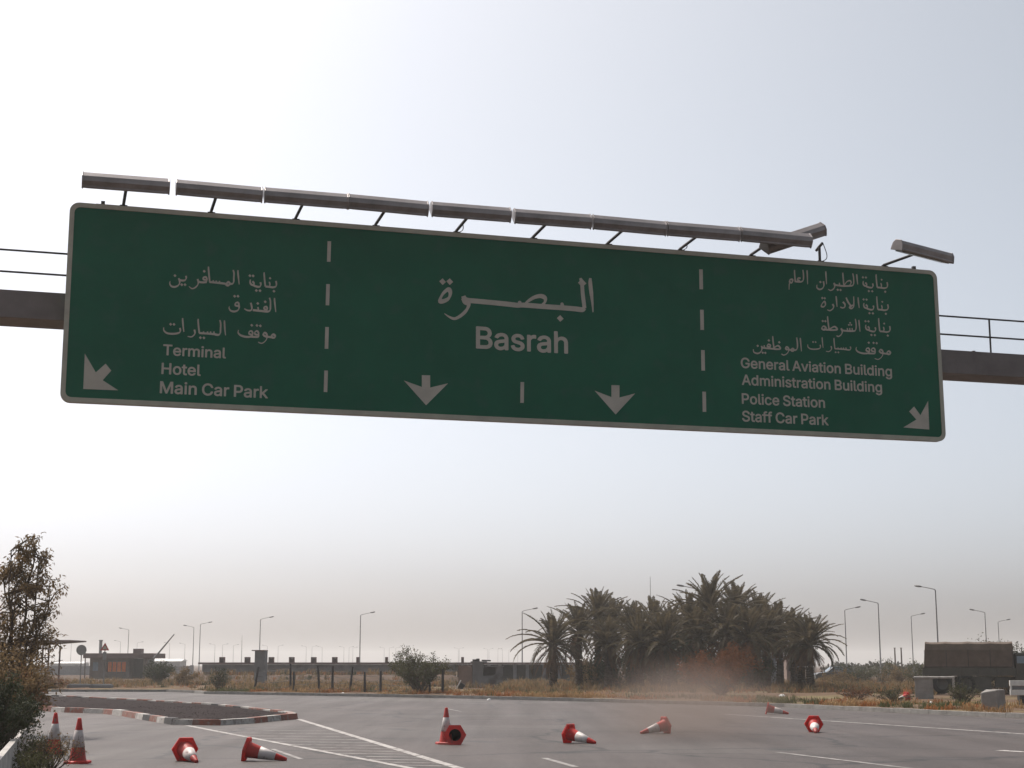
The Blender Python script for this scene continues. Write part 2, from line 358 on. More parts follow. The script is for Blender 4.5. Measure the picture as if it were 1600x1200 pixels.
bk = MB(); rng = random.Random(12); rows_ = []
for j, (y, z) in enumerate(((134, .0), (137, .45), (140, .8), (143, .86), (147, .5), (149.5, .0))):
    rows_.append([(xat(290 + 440 * i / 80, 142), y + rng.uniform(-.5, .5), (z * (.85 + .3 * noise.noise(Vector((i * .35, j, 0)))) * min(1, i / 4, (80 - i) / 4)) + (-.03 if z == 0 else 0)) for i in range(81)])
vs = [p for r_ in rows_ for p in r_]
bk.add(vs, [(j * 81 + i, j * 81 + i + 1, (j + 1) * 81 + i + 1, (j + 1) * 81 + i) for j in range(5) for i in range(80)], True)
tag(bk.build('earth_bank', 'dirt'), kind='structure')
# ------------------------------------------------------------------ overhead sign on its gantry
GLYPH = {"A":[480,[[15,-15,4,-7,2,5,189,518,201,524,273,524,289,515,374,287,478,5,471,-11,459,-16,399,-16,387,-12,379,-1,333,124,147,126,98,-7,92,-13,81,-16],[183,214,180,215,180,227,208,305,236,395,237,397,243,388,254,353,300,221,299,215]]],"B":[456,[[59,-15,48,-7,44,5,44,503,48,515,54,521,65,524,281,522,305,517,335,505,353,494,382,467,398,443,408,413,414,383,414,359,409,335,392,299,377,282,358,269,401,232,427,185,434,143,432,113,426,89,410,53,371,15,317,-8,287,-14],[143,72,140,77,140,209,143,214,275,212,299,204,316,191,331,173,336,161,338,119,329,102,315,89,305,82,281,76],[143,300,140,305,140,431,143,436,269,434,300,419,314,401,318,389,320,359,306,329,293,316,281,309,251,302]]],"C":[510,[[237,-21,189,-10,129,20,79,70,57,107,38,154,26,220,26,286,36,352,67,418,81,440,111,474,153,503,183,516,225,529,285,530,315,528,369,510,393,498,417,480,442,454,472,406,484,370,488,352,485,340,471,331,405,332,396,340,388,364,374,388,351,414,321,432,291,439,237,438,207,427,177,408,150,376,139,358,128,328,122,298,120,256,122,214,128,178,151,130,189,91,213,79,261,68,309,74,339,87,368,112,381,131,395,166,405,174,471,175,485,166,488,154,484,136,461,82,440,52,411,25,375,2,327,-16,285,-23]]],"G":[520,[[237,-21,207,-16,171,-4,147,8,112,34,78,70,67,88,56,106,38,154,26,208,26,298,38,358,55,400,73,430,111,475,141,498,177,515,225,529,285,530,315,527,351,516,392,496,429,468,455,436,466,418,479,388,490,352,486,340,471,332,411,332,396,340,372,388,350,412,333,425,285,439,237,438,207,427,171,403,146,370,128,328,120,274,122,214,133,166,151,130,172,106,195,87,225,74,261,68,315,74,339,85,357,98,370,112,388,142,398,178,393,182,285,182,270,190,266,202,266,250,270,262,279,270,477,271,491,262,494,250,492,166,484,130,467,88,442,52,417,26,399,14,351,-9,303,-22]]],"H":[517,[[59,-15,48,-7,44,5,44,503,48,515,54,521,65,524,119,524,130,521,137,514,140,503,140,311,143,304,371,304,376,311,376,503,380,515,395,524,449,524,462,521,469,515,472,503,472,5,469,-7,461,-14,449,-16,395,-16,380,-7,376,5,373,215,143,216,140,209,139,-1,131,-12,125,-15]]],"M":[628,[[59,-15,48,-7,44,5,44,503,47,514,54,521,65,524,149,524,161,519,169,509,294,185,310,137,317,130,339,197,459,509,473,522,563,524,575,520,583,509,584,257,584,5,581,-6,575,-12,563,-16,509,-16,497,-12,489,-1,488,317,485,327,356,-7,341,-16,287,-16,275,-10,267,5,143,320,138,311,138,5,134,-7,125,-14]]],"P":[445,[[59,-15,48,-7,44,5,44,503,48,515,54,521,65,524,257,524,317,511,341,500,365,483,388,461,404,437,422,383,424,323,415,287,403,257,392,239,370,215,341,194,317,183,275,172,251,170,143,170,140,167,140,5,137,-6,130,-13,119,-16],[143,258,140,263,140,431,143,436,263,434,287,427,304,413,320,395,324,383,328,335,318,299,299,276,281,266,257,260]]],"S":[447,[[187,-24,157,-18,121,-5,91,11,67,33,52,50,36,80,24,122,22,134,27,146,43,154,103,153,116,146,127,111,151,84,175,72,193,67,241,65,289,78,314,98,328,122,327,158,312,176,289,191,151,234,91,264,70,284,52,308,41,338,36,380,41,410,59,452,78,476,103,497,133,513,169,526,199,532,247,532,283,526,319,514,349,497,373,478,394,452,404,434,416,392,416,380,412,368,397,360,337,361,324,368,316,398,295,424,277,433,253,441,217,443,181,437,154,422,135,398,132,386,132,362,138,350,169,324,313,280,371,248,400,218,411,200,424,158,424,128,415,88,400,56,386,38,355,11,307,-12,265,-23]]],"T":[449,[[187,-14,179,-7,176,5,176,431,169,436,37,436,25,440,16,455,16,503,19,514,25,520,37,524,259,524,409,524,421,522,429,515,432,503,432,455,428,443,415,436,277,436,272,431,272,5,265,-11,253,-16]]],"a":[389,[[137,-24,113,-19,78,-4,60,8,38,32,27,50,16,86,14,116,22,152,34,176,53,196,101,220,155,233,251,245,260,254,258,278,253,290,233,309,209,316,185,316,149,305,124,284,112,266,95,259,34,278,27,290,27,296,41,325,66,356,83,370,107,382,167,399,215,400,263,389,310,362,326,344,348,296,352,272,352,2,348,-10,329,-18,281,-18,265,-10,257,10,245,-1,209,-18,167,-25],[161,60,137,65,125,71,111,86,110,122,125,137,149,148,220,158,257,166,259,164,258,122,252,104,233,82,209,66]]],"c":[396,[[177,-22,135,-10,105,6,87,20,62,45,38,87,26,123,20,153,18,195,26,255,39,290,63,332,81,352,112,375,141,389,165,396,195,400,231,400,273,389,321,364,347,339,369,302,378,279,369,264,309,248,296,249,289,255,286,267,261,298,237,310,213,314,183,312,165,304,141,284,123,254,116,225,112,195,116,147,127,111,140,93,160,75,177,66,207,62,243,68,261,78,276,93,291,124,309,132,363,118,373,111,378,99,364,63,348,39,327,18,303,0,279,-11,243,-22]]],"d":[424,[[165,-22,117,-5,81,20,55,51,42,75,26,117,20,153,20,225,26,261,42,303,60,333,93,366,135,390,183,400,213,400,255,389,291,364,294,369,294,465,294,507,303,521,369,524,381,520,388,507,388,3,384,-9,369,-16,315,-16,300,-9,296,9,291,14,279,2,243,-17,213,-24],[171,68,140,93,126,117,116,147,112,195,116,231,122,255,140,285,153,298,172,309,201,314,236,309,264,291,286,255,292,231,296,195,292,147,274,99,249,74,237,68,219,64]]],"e":[404,[[177,-22,135,-10,105,6,81,24,62,45,48,69,26,123,18,177,20,225,42,297,55,321,74,345,105,372,141,389,171,398,219,400,249,396,273,388,315,366,347,333,365,303,376,273,384,237,386,171,382,159,369,152,117,152,114,147,116,135,122,117,132,99,153,78,177,67,207,62,249,67,267,78,282,93,292,111,303,119,315,119,363,108,377,99,379,87,371,63,351,34,321,8,285,-12,243,-22],[117,236,116,243,122,261,133,279,153,299,172,309,201,314,231,311,249,305,264,291,274,279,286,255,288,243,285,236]]],"f":[254,[[77,-14,68,-7,64,5,64,305,59,310,11,310,-5,317,-10,329,-10,377,-1,391,61,395,70,467,85,497,113,524,131,534,173,546,209,546,251,534,258,515,239,458,227,453,203,458,179,456,167,450,159,437,158,401,161,394,221,394,239,387,244,371,244,329,240,317,227,310,161,310,158,305,157,-1,149,-12,143,-15]]],"g":[425,[[177,-166,123,-153,87,-135,50,-98,37,-74,38,-62,45,-54,99,-27,111,-29,135,-58,165,-76,189,-82,219,-82,249,-76,272,-62,288,-44,294,-20,292,22,243,-4,213,-11,183,-11,165,-10,129,1,105,13,81,31,62,52,42,82,26,124,20,154,20,226,33,279,43,304,57,327,84,358,111,378,159,397,219,398,237,396,273,379,291,366,296,370,300,388,315,396,369,396,381,391,388,376,388,-20,377,-74,364,-98,339,-125,297,-149,237,-166],[195,75,171,79,159,85,132,112,122,130,116,154,112,202,120,250,140,286,153,300,177,311,213,313,231,312,255,300,270,286,282,268,292,238,296,172,287,130,261,92,237,79,213,74]]],"h":[410,[[52,-15,41,-7,37,5,37,503,40,514,46,520,58,524,112,524,126,515,130,368,136,368,148,378,178,391,196,397,220,400,262,396,298,384,316,374,343,347,360,317,371,275,373,239,373,5,370,-6,364,-12,352,-16,298,-16,283,-7,278,5,278,251,276,269,268,284,244,307,220,312,190,312,154,294,134,263,128,221,128,5,126,-7,112,-16]]],"i":[167,[[52,-15,41,-7,37,5,37,377,46,391,112,393,124,387,128,371,128,5,126,-7,112,-16],[70,429,52,436,38,449,26,473,25,485,32,509,49,527,82,540,90,539,118,528,133,515,140,491,140,473,133,455,116,437,94,428]]],"k":[381,[[52,-15,41,-7,37,5,37,503,41,515,47,521,58,524,112,524,126,515,130,248,136,250,274,390,286,394,364,392,370,387,373,377,373,371,364,360,223,215,379,17,385,5,384,-7,376,-14,364,-16,298,-16,286,-12,154,152,148,151,128,131,126,-7,112,-16]]],"l":[189,[[112,-16,82,-5,62,9,49,27,38,63,37,501,43,519,58,524,106,524,124,517,128,501,128,87,136,70,160,68,166,70,182,63,192,33,197,3,190,-10,172,-16]]],"m":[610,[[52,-15,41,-7,37,5,37,371,43,389,58,394,118,391,125,383,130,366,154,384,184,397,208,402,244,399,280,386,298,372,316,350,322,350,340,368,364,384,394,396,424,402,454,402,478,396,517,377,552,341,563,317,571,287,572,5,570,-7,556,-16,490,-14,482,-7,481,-1,480,41,480,263,474,287,454,307,436,314,394,312,382,307,364,290,357,281,350,257,350,5,348,-7,340,-14,328,-16,274,-16,262,-10,258,5,258,275,253,287,232,308,208,314,178,312,154,300,133,269,128,233,128,5,126,-7,112,-16]]],"n":[410,[[52,-15,41,-7,37,5,37,371,39,383,46,391,58,394,118,391,125,383,130,364,142,374,166,386,196,397,220,400,262,396,298,384,316,374,343,347,354,329,366,299,373,251,373,113,373,5,369,-7,363,-13,352,-16,298,-16,286,-11,278,5,278,251,276,269,268,284,244,307,220,312,190,312,178,308,152,293,134,263,128,221,128,5,126,-7,112,-16]]],"o":[415,[[177,-22,141,-12,111,2,81,24,62,45,38,87,26,123,20,153,20,219,26,255,39,290,56,321,81,352,112,375,141,389,195,400,231,398,273,390,309,372,327,358,360,321,383,273,394,231,396,153,388,117,371,75,352,45,327,18,303,1,261,-16,237,-22],[201,62,177,66,160,75,140,93,127,111,116,147,112,195,121,249,141,284,154,297,177,310,213,314,231,312,249,305,267,292,287,267,298,237,302,165,293,123,273,90,261,78,243,68]]],"r":[259,[[52,-15,41,-7,37,5,37,371,39,383,46,391,58,394,106,394,121,389,130,368,142,380,166,392,196,400,220,400,250,397,257,389,259,323,253,311,244,308,202,310,178,306,156,293,135,269,128,233,128,5,126,-7,112,-16]]],"s":[365,[[149,-22,107,-12,79,3,53,24,38,45,26,69,20,93,26,105,71,118,89,122,101,119,109,111,116,93,131,74,161,62,203,62,233,73,248,87,252,105,249,117,227,134,119,164,89,176,71,188,45,219,38,237,32,261,32,291,39,315,51,339,90,375,137,394,167,400,197,400,233,396,257,388,287,371,314,345,325,327,338,297,338,285,333,279,317,272,269,263,257,268,240,297,221,312,203,316,173,316,149,310,131,295,126,279,128,261,143,248,161,242,263,216,299,198,326,171,336,153,344,129,345,87,336,57,326,39,299,12,275,-4,239,-17,209,-24]]],"t":[227,[[143,-18,107,-8,95,0,78,13,64,31,52,67,48,97,48,307,41,310,5,311,-6,319,-10,331,-10,373,-6,385,5,393,41,394,48,397,48,463,55,481,71,486,131,484,140,475,142,463,142,397,149,394,203,394,217,385,220,373,220,331,215,316,203,310,149,310,142,307,142,85,149,70,161,66,197,70,209,66,218,55,228,7,221,-10,203,-18]]],"u":[410,[[154,-19,118,-8,88,10,57,48,44,78,37,114,37,372,43,390,58,394,106,394,118,393,127,384,128,150,134,108,145,90,160,76,172,70,214,68,232,70,244,76,262,93,271,108,278,132,278,372,285,390,298,394,352,394,364,392,373,378,373,0,364,-14,298,-16,288,-12,283,-6,280,14,244,-7,208,-20]]],"v":[389,[[160,-14,146,-1,8,359,2,377,3,383,10,391,22,394,82,394,95,389,108,359,188,131,196,120,204,143,290,383,298,391,310,394,370,393,382,387,385,371,240,-7,226,-16]]]}
SW, SH, YAW, TILT = 15.464, 3.196, .289, -.012
SU = Vector((math.cos(YAW), math.sin(YAW), 0)); SN0 = Vector((math.sin(YAW), -math.cos(YAW), 0))
SV = Vector((0, 0, 1)) * math.cos(TILT) + SN0 * math.sin(TILT); SN = SU.cross(SV) * 1.0   # SN points towards the reader
SCN = Vector((.454, 26.0, 7.225))
SM = Matrix((SU, SV, SN)).transposed().to_4x4()          # sign axes: x along, y up, z towards the reader
def s2(px, py, d=0.0):                                    # pixel -> sign coordinates on the face (or a plane d in front of it)
    r = ray(px, py); o = Vector((0, 0, EYE)); t = (SCN + SN * d - o).dot(SN) / r.dot(SN)
    p = o + r * t - SCN; return Vector((p.dot(SU), p.dot(SV)))
gantry = thing('sign_gantry', 'wide green overhead road sign in Arabic and English on a gantry beam', 'road sign', (SCN.x, SCN.y, 0))
def gsub(o, d=0):                                         # place a part built in sign axes under the gantry
    o.parent = gantry; o.matrix_local = Matrix.Translation(SCN - Vector((SCN.x, SCN.y, 0))) @ SM; return o
def rrect(w, h, r, k=6):
    out = []
    for cx, cy, a0 in ((w / 2 - r, -h / 2 + r, -90), (w / 2 - r, h / 2 - r, 0), (-w / 2 + r, h / 2 - r, 90), (-w / 2 + r, -h / 2 + r, 180)):
        for i in range(k + 1):
            t = R(a0 + 90 * i / k); out.append((cx + r * math.cos(t), cy + r * math.sin(t)))
    return out
mb = MB()
mb.prism(rrect(SW - .03, SH - .03, .13), -.05, 0)
panel = gsub(mb.build('sign_panel', 'sign_green'))
mb = MB(); A = rrect(SW, SH, .15); B = rrect(SW - .15, SH - .15, .09); n = len(A)     # raised pale edge strip with a lip all round
mb.add([(x, y, .012) for x, y in A] + [(x, y, .012) for x, y in B], [(i, (i + 1) % n, n + (i + 1) % n, n + i) for i in range(n)])
mb.add([(x, y, .012) for x, y in A] + [(x, y, -.11) for x, y in A], [(i, n + i, n + (i + 1) % n, (i + 1) % n) for i in range(n)])
mb.add([(x, y, .012) for x, y in B] + [(x, y, .001) for x, y in B], [(i, (i + 1) % n, n + (i + 1) % n, n + i) for i in range(n)])
ob = mb.build('border', 'sign_border', panel)
mb = MB()
for x in [-SW / 2 + .5 + i * (SW - 1) / 12 for i in range(13)]: mb.box((x, 0, -.1), (.06, SH - .3, .09))
for y in (-1.2, 0, 1.2): mb.box((0, y, -.17), (SW - .4, .07, .05))
mb.build('back_frame', 'sign_back', panel)

# --- writing
LZ = .006
def mark(poly_px, name='arrow', zoff=0):
    P = [s2(*p) for p in poly_px]; P3 = [Vector((p.x, p.y, 0)) for p in P]
    mb = MB(); mb.add([(p.x, p.y, LZ + zoff) for p in P], [t for t in tessellate_polygon([P3])])
    fixn(mb); return mb.build(name, 'sign_white', panel)
def fixn(mb):
    for i, f in enumerate(mb.f):
        a, b, c = (Vector(mb.v[k]) for k in f[:3])
        if (b - a).cross(c - a).z < 0: mb.f[i] = list(reversed(f))
def inside(p, L):
    c = False; n = len(L)
    for i in range(n):
        a, b = L[i], L[(i + 1) % n]
        if (a[1] > p[1]) != (b[1] > p[1]) and p[0] < (b[0] - a[0]) * (p[1] - a[1]) / (b[1] - a[1]) + a[0]: c = not c
    return c
def latin(txt, p0, p1):
    a, b = s2(*p0), s2(*p1); x = 0; items = []; x0 = None; x1 = 0
    for ch in txt:
        if ch == ' ': x += 150; continue
        adv, loops = GLYPH[ch]
        L = [[(l[i] + x, l[i + 1]) for i in range(0, len(l), 2)] for l in loops]
        items.append(L); xs = [q[0] for l in L for q in l]
        x0 = min(xs) if x0 is None else min(x0, min(xs)); x1 = max(x1, max(xs)); x += adv
    k = (b.x - a.x) / (x1 - x0); yb = a.y; sl = (b.y - a.y) / (b.x - a.x); mb = MB()
    for L in items:
        outer = [l for l in L if not any(m is not l and all(inside(p, m) for p in l) for m in L)]
        for q, o in enumerate(outer):
            hs = [m for m in L if m is not o and m not in outer and all(inside(p, o) for p in m)]
            V = [[Vector((a.x + (px - x0) * k, yb + py * k * .95, 0)) for px, py in l] for l in [o] + hs]
            flat = [p for l in V for p in l]
            mb.add([(p.x, p.y, LZ + .0006 * q) for p in flat], tessellate_polygon(V))
    fixn(mb); o = mb.build('lettering', 'sign_white', panel); o['label'] = 'white words ' + txt; return o
for t, a, b in (('Terminal', (254.5, 554.5), (353, 558.5)), ('Hotel', (252, 584), (313.5, 586.5)), ('Main Car Park', (249.5, 614), (418.5, 622)),
                ('Basrah', (743.5, 543.5), (887.5, 551.5)), ('General Aviation Building', (1157.5, 574.5), (1393.5, 584)),
                ('Administration Building', (1159, 601), (1378, 609.5)), ('Police Station', (1159, 630.5), (1289, 635.5)), ('Staff Car Park', (1159.5, 658), (1294.5, 663.5))):
    latin(t, a, b)

class Pen:                                        # broad-nib strokes laid on the sign face
    def __init__(s, fx, fy, sc, w, dot, dx=0, dy=0): s.fx, s.fy, s.sc, s.w, s.dot, s.mb, s.k, s.dx, s.dy = fx, fy, sc, w, dot, MB(), 0, dx, dy
    def P(s, x, y): return s2(s.fx + s.sc * (x + s.dx), s.fy + s.sc * (y + s.dy))
    def z(s): s.k += 1; return LZ + .0003 * s.k
    def st(s, pts, w=1.0, taper=0.0, head=0.0, closed=False, k=5):
        Q = catmull([(x, y) for x, y in pts], k, closed); n = len(Q); L = []; Rr = []
        for i, q in enumerate(Q):
            a = Q[(i - 1) % n] if closed else Q[max(i - 1, 0)]; b = Q[(i + 1) % n] if closed else Q[min(i + 1, n - 1)]
            t = (b - a).normalized(); ang = math.atan2(-t.y, t.x)
            ww = s.w * w * (.5 + .5 * abs(math.sin(ang - R(62))))
            f = i / max(1, n - 1)
            if taper and not closed: ww *= 1 - taper * max(0, (f - .5) * 2)
            if head and not closed: ww *= 1 - head * max(0, 1 - f * 4)
            m = Vector((-t.y, t.x)) * ww / 2; L.append(q + m); Rr.append(q - m)
        z = s.z(); vs = [(*s.P(*p), z) for p in L] + [(*s.P(*p), z) for p in Rr]
        s.mb.add(vs, [(i, (i + 1) % n, n + (i + 1) % n, n + i) for i in range(n if closed else n - 1)])
    def d(s, x, y, r=1.0):
        r *= s.dot; z = s.z(); s.mb.add([(*s.P(x + a, y + b), z) for a, b in ((r, r * .1), (0, r), (-r, -r * .1), (0, -r))], [(0, 1, 2, 3)])
    def end(s, words):
        fixn(s.mb); o = s.mb.build('lettering', 'sign_white', panel); o['label'] = 'white Arabic words ' + words
# the large central name
p = Pen(670, 420, .175, 46, 30)
p.st([(1442, 84), (1440, 120), (1449, 210), (1459, 300), (1465, 388)], .95, .75, .3)
p.st([(1352, 84), (1366, 130), (1374, 230), (1384, 310), (1388, 352)], .95, 0, .5)
p.d(1368, 128, 1.25)
p.st([(1392, 352), (1372, 366), (1300, 358), (1180, 348), (1000, 336), (850, 325), (790, 326), (700, 316), (560, 302), (430, 290), (345, 282), (318, 268), (308, 244)], 1, 0)
p.st([(1186, 302), (1190, 325), (1196, 345)], .8, 0, .6); p.d(1172, 444)
p.st([(806, 288), (812, 308), (818, 325)], .8, 0, .6)
p.st([(850, 322), (890, 286), (945, 254), (1000, 244), (1036, 262), (1036, 296), (1012, 325)], .85, 0, .3)
p.st([(308, 262), (322, 292), (350, 312), (350, 342), (322, 386), (272, 428), (225, 446), (178, 428), (138, 400)], 1.05, .9)
p.st([(165, 188), (122, 228), (98, 284), (128, 290), (172, 268), (190, 230), (186, 196)], .95, 0, 0, True)
p.d(122, 116); p.d(186, 116)
p.end('for Basrah')
# reusable words, traced in the left column (zoomed frame of 0.13125 px)
def w_binaya(p):
    p.st([(1456, 222), (1462, 262), (1452, 288), (1420, 298), (1376, 292), (1332, 288)]); p.st([(1376, 232), (1384, 262), (1380, 290)], .85, 0, .4)
    p.st([(1316, 120), (1316, 150), (1322, 220), (1330, 288)], 1, 0, .3)
    p.d(1432, 344); p.d(1386, 190, .85)
    p.st([(1270, 238), (1276, 266), (1262, 290), (1232, 290), (1196, 278), (1182, 262)]); p.d(1222, 336); p.d(1266, 338)
    p.st([(1152, 206), (1148, 236), (1160, 262), (1188, 272), (1194, 248), (1176, 226)], .95); p.d(1146, 160); p.d(1184, 162)
def w_musafirin(p):
    p.st([(1004, 94), (1004, 130), (1010, 190), (1018, 264)], 1, .5, .3)
    p.st([(946, 92), (956, 130), (954, 190), (952, 236), (934, 256), (900, 258)], 1.05, 0, .3)
    p.st([(884, 236), (862, 262), (886, 276), (906, 260), (900, 244)], 1.1, 0, 0, True)
    p.st([(880, 262), (830, 252), (770, 246), (700, 238), (664, 236)]); p.st([(782, 222), (786, 246)], .8); p.st([(744, 218), (748, 244)], .8); p.st([(708, 214), (712, 240)], .8)
    p.st([(652, 52), (654, 90), (660, 160), (668, 238)], 1, 0, .3)
    p.st([(632, 236), (590, 240), (548, 236), (532, 226), (522, 200)]); p.st([(628, 232), (634, 200), (618, 176), (590, 184), (594, 204), (622, 212)], .9); p.d(602, 108)
    p.st([(524, 204), (532, 240), (520, 276), (490, 304), (455, 314), (420, 288)], 1, .7)
    p.st([(384, 162), (388, 190), (372, 214), (340, 218), (306, 210), (300, 190)]); p.d(334, 268); p.d(374, 268)
    p.st([(304, 200), (310, 244), (290, 278), (250, 294), (212, 286), (192, 256), (196, 226)], 1, .5); p.d(254, 160)
def w_funduq(p):
    p.st([(1438, 424), (1440, 460), (1446, 520), (1454, 592)], 1, .5, .3)
    p.st([(1378, 422), (1390, 460), (1390, 530), (1386, 568), (1368, 584), (1340, 586), (1290, 580), (1230, 574), (1180, 568)], 1.05, 0, .3)
    p.st([(1342, 580), (1354, 552), (1340, 528), (1314, 536), (1318, 556), (1344, 562)], .9); p.d(1328, 470); p.st([(1240, 534), (1246, 556), (1242, 576)], .85); p.d(1240, 490)
    p.st([(1156, 482), (1166, 520), (1168, 556), (1150, 574), (1110, 570), (1080, 552)], 1, .5)
    p.st([(1010, 536), (1016, 500), (1000, 478), (972, 490), (976, 514), (1008, 520)], .9); p.st([(1012, 500), (1018, 540), (1000, 572), (960, 586), (918, 576), (898, 546), (902, 524)], 1, .5); p.d(964, 404); p.d(1004, 404)
def w_mawqif(p):
    p.st([(1446, 876), (1424, 858), (1402, 876), (1416, 896), (1440, 894)], 1.1, 0, 0, True)
    p.st([(1410, 892), (1370, 888), (1344, 882)]); p.st([(1346, 886), (1320, 876), (1304, 856), (1322, 838), (1346, 856), (1350, 896), (1330, 936), (1288, 964), (1244, 950)], 1, .6)
    p.st([(1244, 884), (1250, 844), (1230, 818), (1204, 834), (1212, 858), (1244, 862)], .9); p.d(1230, 752); p.d(1270, 756)
    p.st([(1248, 860), (1246, 886), (1200, 888), (1150, 884)]); p.st([(1172, 880), (1180, 842), (1160, 818), (1136, 830), (1140, 854), (1176, 862)], .9); p.d(1168, 750)
    p.st([(1176, 866), (1150, 886), (1090, 886), (1034, 868), (1006, 838), (1010, 806)], 1, .4)
def w_sayarat(p, al=True):
    if al:
        p.st([(842, 692), (844, 730), (848, 800), (856, 870)], 1, .5, .3)
        p.st([(788, 688), (798, 730), (796, 800), (792, 844), (770, 864), (730, 858)], 1.05, 0, .3)
    else: p.st([(784, 810), (792, 840), (774, 862), (730, 858)])
    p.st([(740, 858), (660, 850), (600, 846), (542, 842)])
    for x in (716, 676, 640, 592): p.st([(x, 824), (x + 5, 850)], .85)
    p.d(556, 898); p.d(598, 900)
    p.st([(530, 674), (530, 710), (536, 780), (544, 844)], 1, 0, .3)
    p.st([(484, 802), (492, 840), (478, 868), (448, 888), (404, 882)], 1, .6)
    p.st([(344, 664), (346, 700), (352, 770), (360, 830)], 1, .5, .3)
    p.st([(312, 782), (318, 818), (296, 842), (230, 852), (160, 844), (122, 812), (120, 776)], 1, .4); p.d(202, 738); p.d(242, 740)
A_ = (240, 410, .13125, 25, 18)
p = Pen(*A_); w_binaya(p); w_musafirin(p); p.end('for passenger building')
p = Pen(*A_); w_funduq(p); p.end('for the hotel')
p = Pen(*A_); w_mawqif(p); w_sayarat(p); p.end('for car park')
# right column (zoomed frame of 0.15625 px); the shared words shifted into place
B_ = (1160, 410, .15625, 18, 13)
def shared(fn, sx, sy, *a, sc=.122):
    p = Pen(sx, sy, sc, 22, 16); fn(p, *a); return p
for (rx, ry, wd) in ((1386.5, 446, 'for building'), (1387.5, 480.5, 'for building'), (1390.5, 514.5, 'for building')):
    p = shared(w_binaya, rx - 1462 * .122, ry - 262 * .122)
    p.fx, p.fy, p.sc, p.w, p.dot = B_; bx = (rx - 1160) / .15625; by = (ry - 410) / .15625
    if ry < 460:                                   # general aviation
        p.st([(644, 80), (646, 120), (650, 220)], 1, .5, .3); p.st([(602, 76), (608, 120), (608, 170), (596, 190), (570, 196), (520, 190)], 1, 0, .3)
        p.st([(580, 160), (556, 158), (548, 172), (566, 186), (552, 194)], .9); p.st([(518, 76), (520, 120), (526, 192)], 1, 0, .3)
        p.st([(496, 172), (474, 176), (470, 196), (490, 204), (500, 188)], 1.1, 0, 0, True); p.st([(476, 196), (466, 220), (464, 274)], .9, .6)
        p.st([(1140, 120), (1142, 150), (1150, 222)], 1, .5, .3); p.st([(1100, 112), (1108, 150), (1110, 210), (1098, 232), (1070, 236), (1010, 238), (960, 232), (926, 226), (912, 206)], 1, 0, .3)
        p.st([(1000, 104), (1004, 150), (1012, 236)], 1, 0, .3); p.st([(1012, 236), (1040, 196), (1072, 184), (1084, 206), (1066, 234)], .9)
        p.st([(966, 206), (970, 232)], .85); p.d(950, 276); p.d(978, 278)
        p.st([(912, 210), (920, 240), (908, 266), (880, 282), (854, 270)], 1, .6)
        p.st([(830, 92), (832, 130), (838, 220)], 1, .5, .3); p.st([(806, 190), (812, 230), (798, 260), (768, 272), (742, 254), (742, 226)], 1, .4); p.d(776, 198)
        wd = 'for general aviation building'
    elif ry < 500:                                 # administration
        p.st([(1154, 350), (1158, 400), (1166, 458)], 1, .5, .3); p.st([(1110, 342), (1112, 400), (1108, 446), (1086, 462), (1068, 446), (1104, 428)], 1, 0, .3); p.st([(1034, 352), (1056, 400), (1090, 446)], 1, 0, .3)
        p.st([(1002, 396), (1022, 420), (1020, 448), (996, 456), (976, 446)], 1, .4); p.st([(934, 338), (938, 380), (944, 446)], 1, .5, .3)
        p.st([(898, 418), (910, 440), (900, 466), (872, 484), (846, 474)], 1, .6)
        p.st([(816, 392), (796, 412), (786, 438), (806, 446), (826, 430), (826, 406)], .95, 0, 0, True); p.d(796, 358); p.d(820, 360); wd = 'for administration building'
    else:                                          # police
        p.st([(1162, 576), (1166, 620), (1174, 694)], 1, .5, .3); p.st([(1126, 566), (1134, 610), (1134, 660), (1122, 684), (1090, 688), (1040, 686), (1000, 680), (984, 660)], 1, 0, .3)
        for x in (1094, 1070, 1046): p.st([(x, 658), (x + 3, 686)], .85)
        p.d(1062, 626, .8); p.d(1086, 626, .8); p.d(1074, 606, .8)
        p.st([(984, 664), (996, 694), (984, 724), (958, 742), (938, 734)], 1, .5)
        p.st([(944, 664), (922, 644), (896, 652), (866, 676), (940, 676), (944, 662)], .95); p.st([(848, 540), (852, 590), (864, 676)], 1, 0, .3)
        p.st([(868, 676), (834, 674), (810, 668)]); p.st([(806, 640), (790, 660), (812, 676), (834, 664), (824, 646)], .95, 0, 0, True); p.d(800, 588); p.d(826, 590); wd = 'for police station'
    p.end(wd)
p = shared(w_mawqif, 1391 - 1446 * .122, 551 - 876 * .122)
q = shared(w_sayarat, 1329 - 792 * .1, 546.5 - 858 * .1, False, sc=.1); q.end('for cars')
p.fx, p.fy, p.sc, p.w, p.dot = B_
p.st([(576, 756), (580, 800), (588, 890)], 1, .5, .3); p.st([(540, 752), (546, 790), (548, 850), (534, 876), (506, 878)], 1, 0, .3)
p.st([(500, 862), (484, 876), (500, 888), (514, 878)], 1, 0, 0, True); p.st([(500, 880), (450, 872)]); p.st([(448, 876), (430, 862), (436, 846), (456, 856), (460, 884), (444, 912), (412, 928), (388, 916)], 1, .5)
p.st([(376, 856), (356, 834), (326, 846), (312, 866), (372, 868), (378, 852)], .95); p.st([(300, 738), (304, 790), (314, 866)], 1, 0, .3); p.d(366, 800)
p.st([(316, 866), (270, 862), (222, 858), (190, 852)]); p.st([(270, 860), (278, 832), (256, 820), (246, 838), (272, 848)], .9); p.d(262, 782); p.st([(214, 830), (218, 856)], .85); p.d(200, 904); p.d(226, 906)
p.st([(188, 836), (192, 870), (176, 900), (146, 912), (112, 898), (106, 870)], 1, .4); p.d(150, 836); p.end('for staff car park')

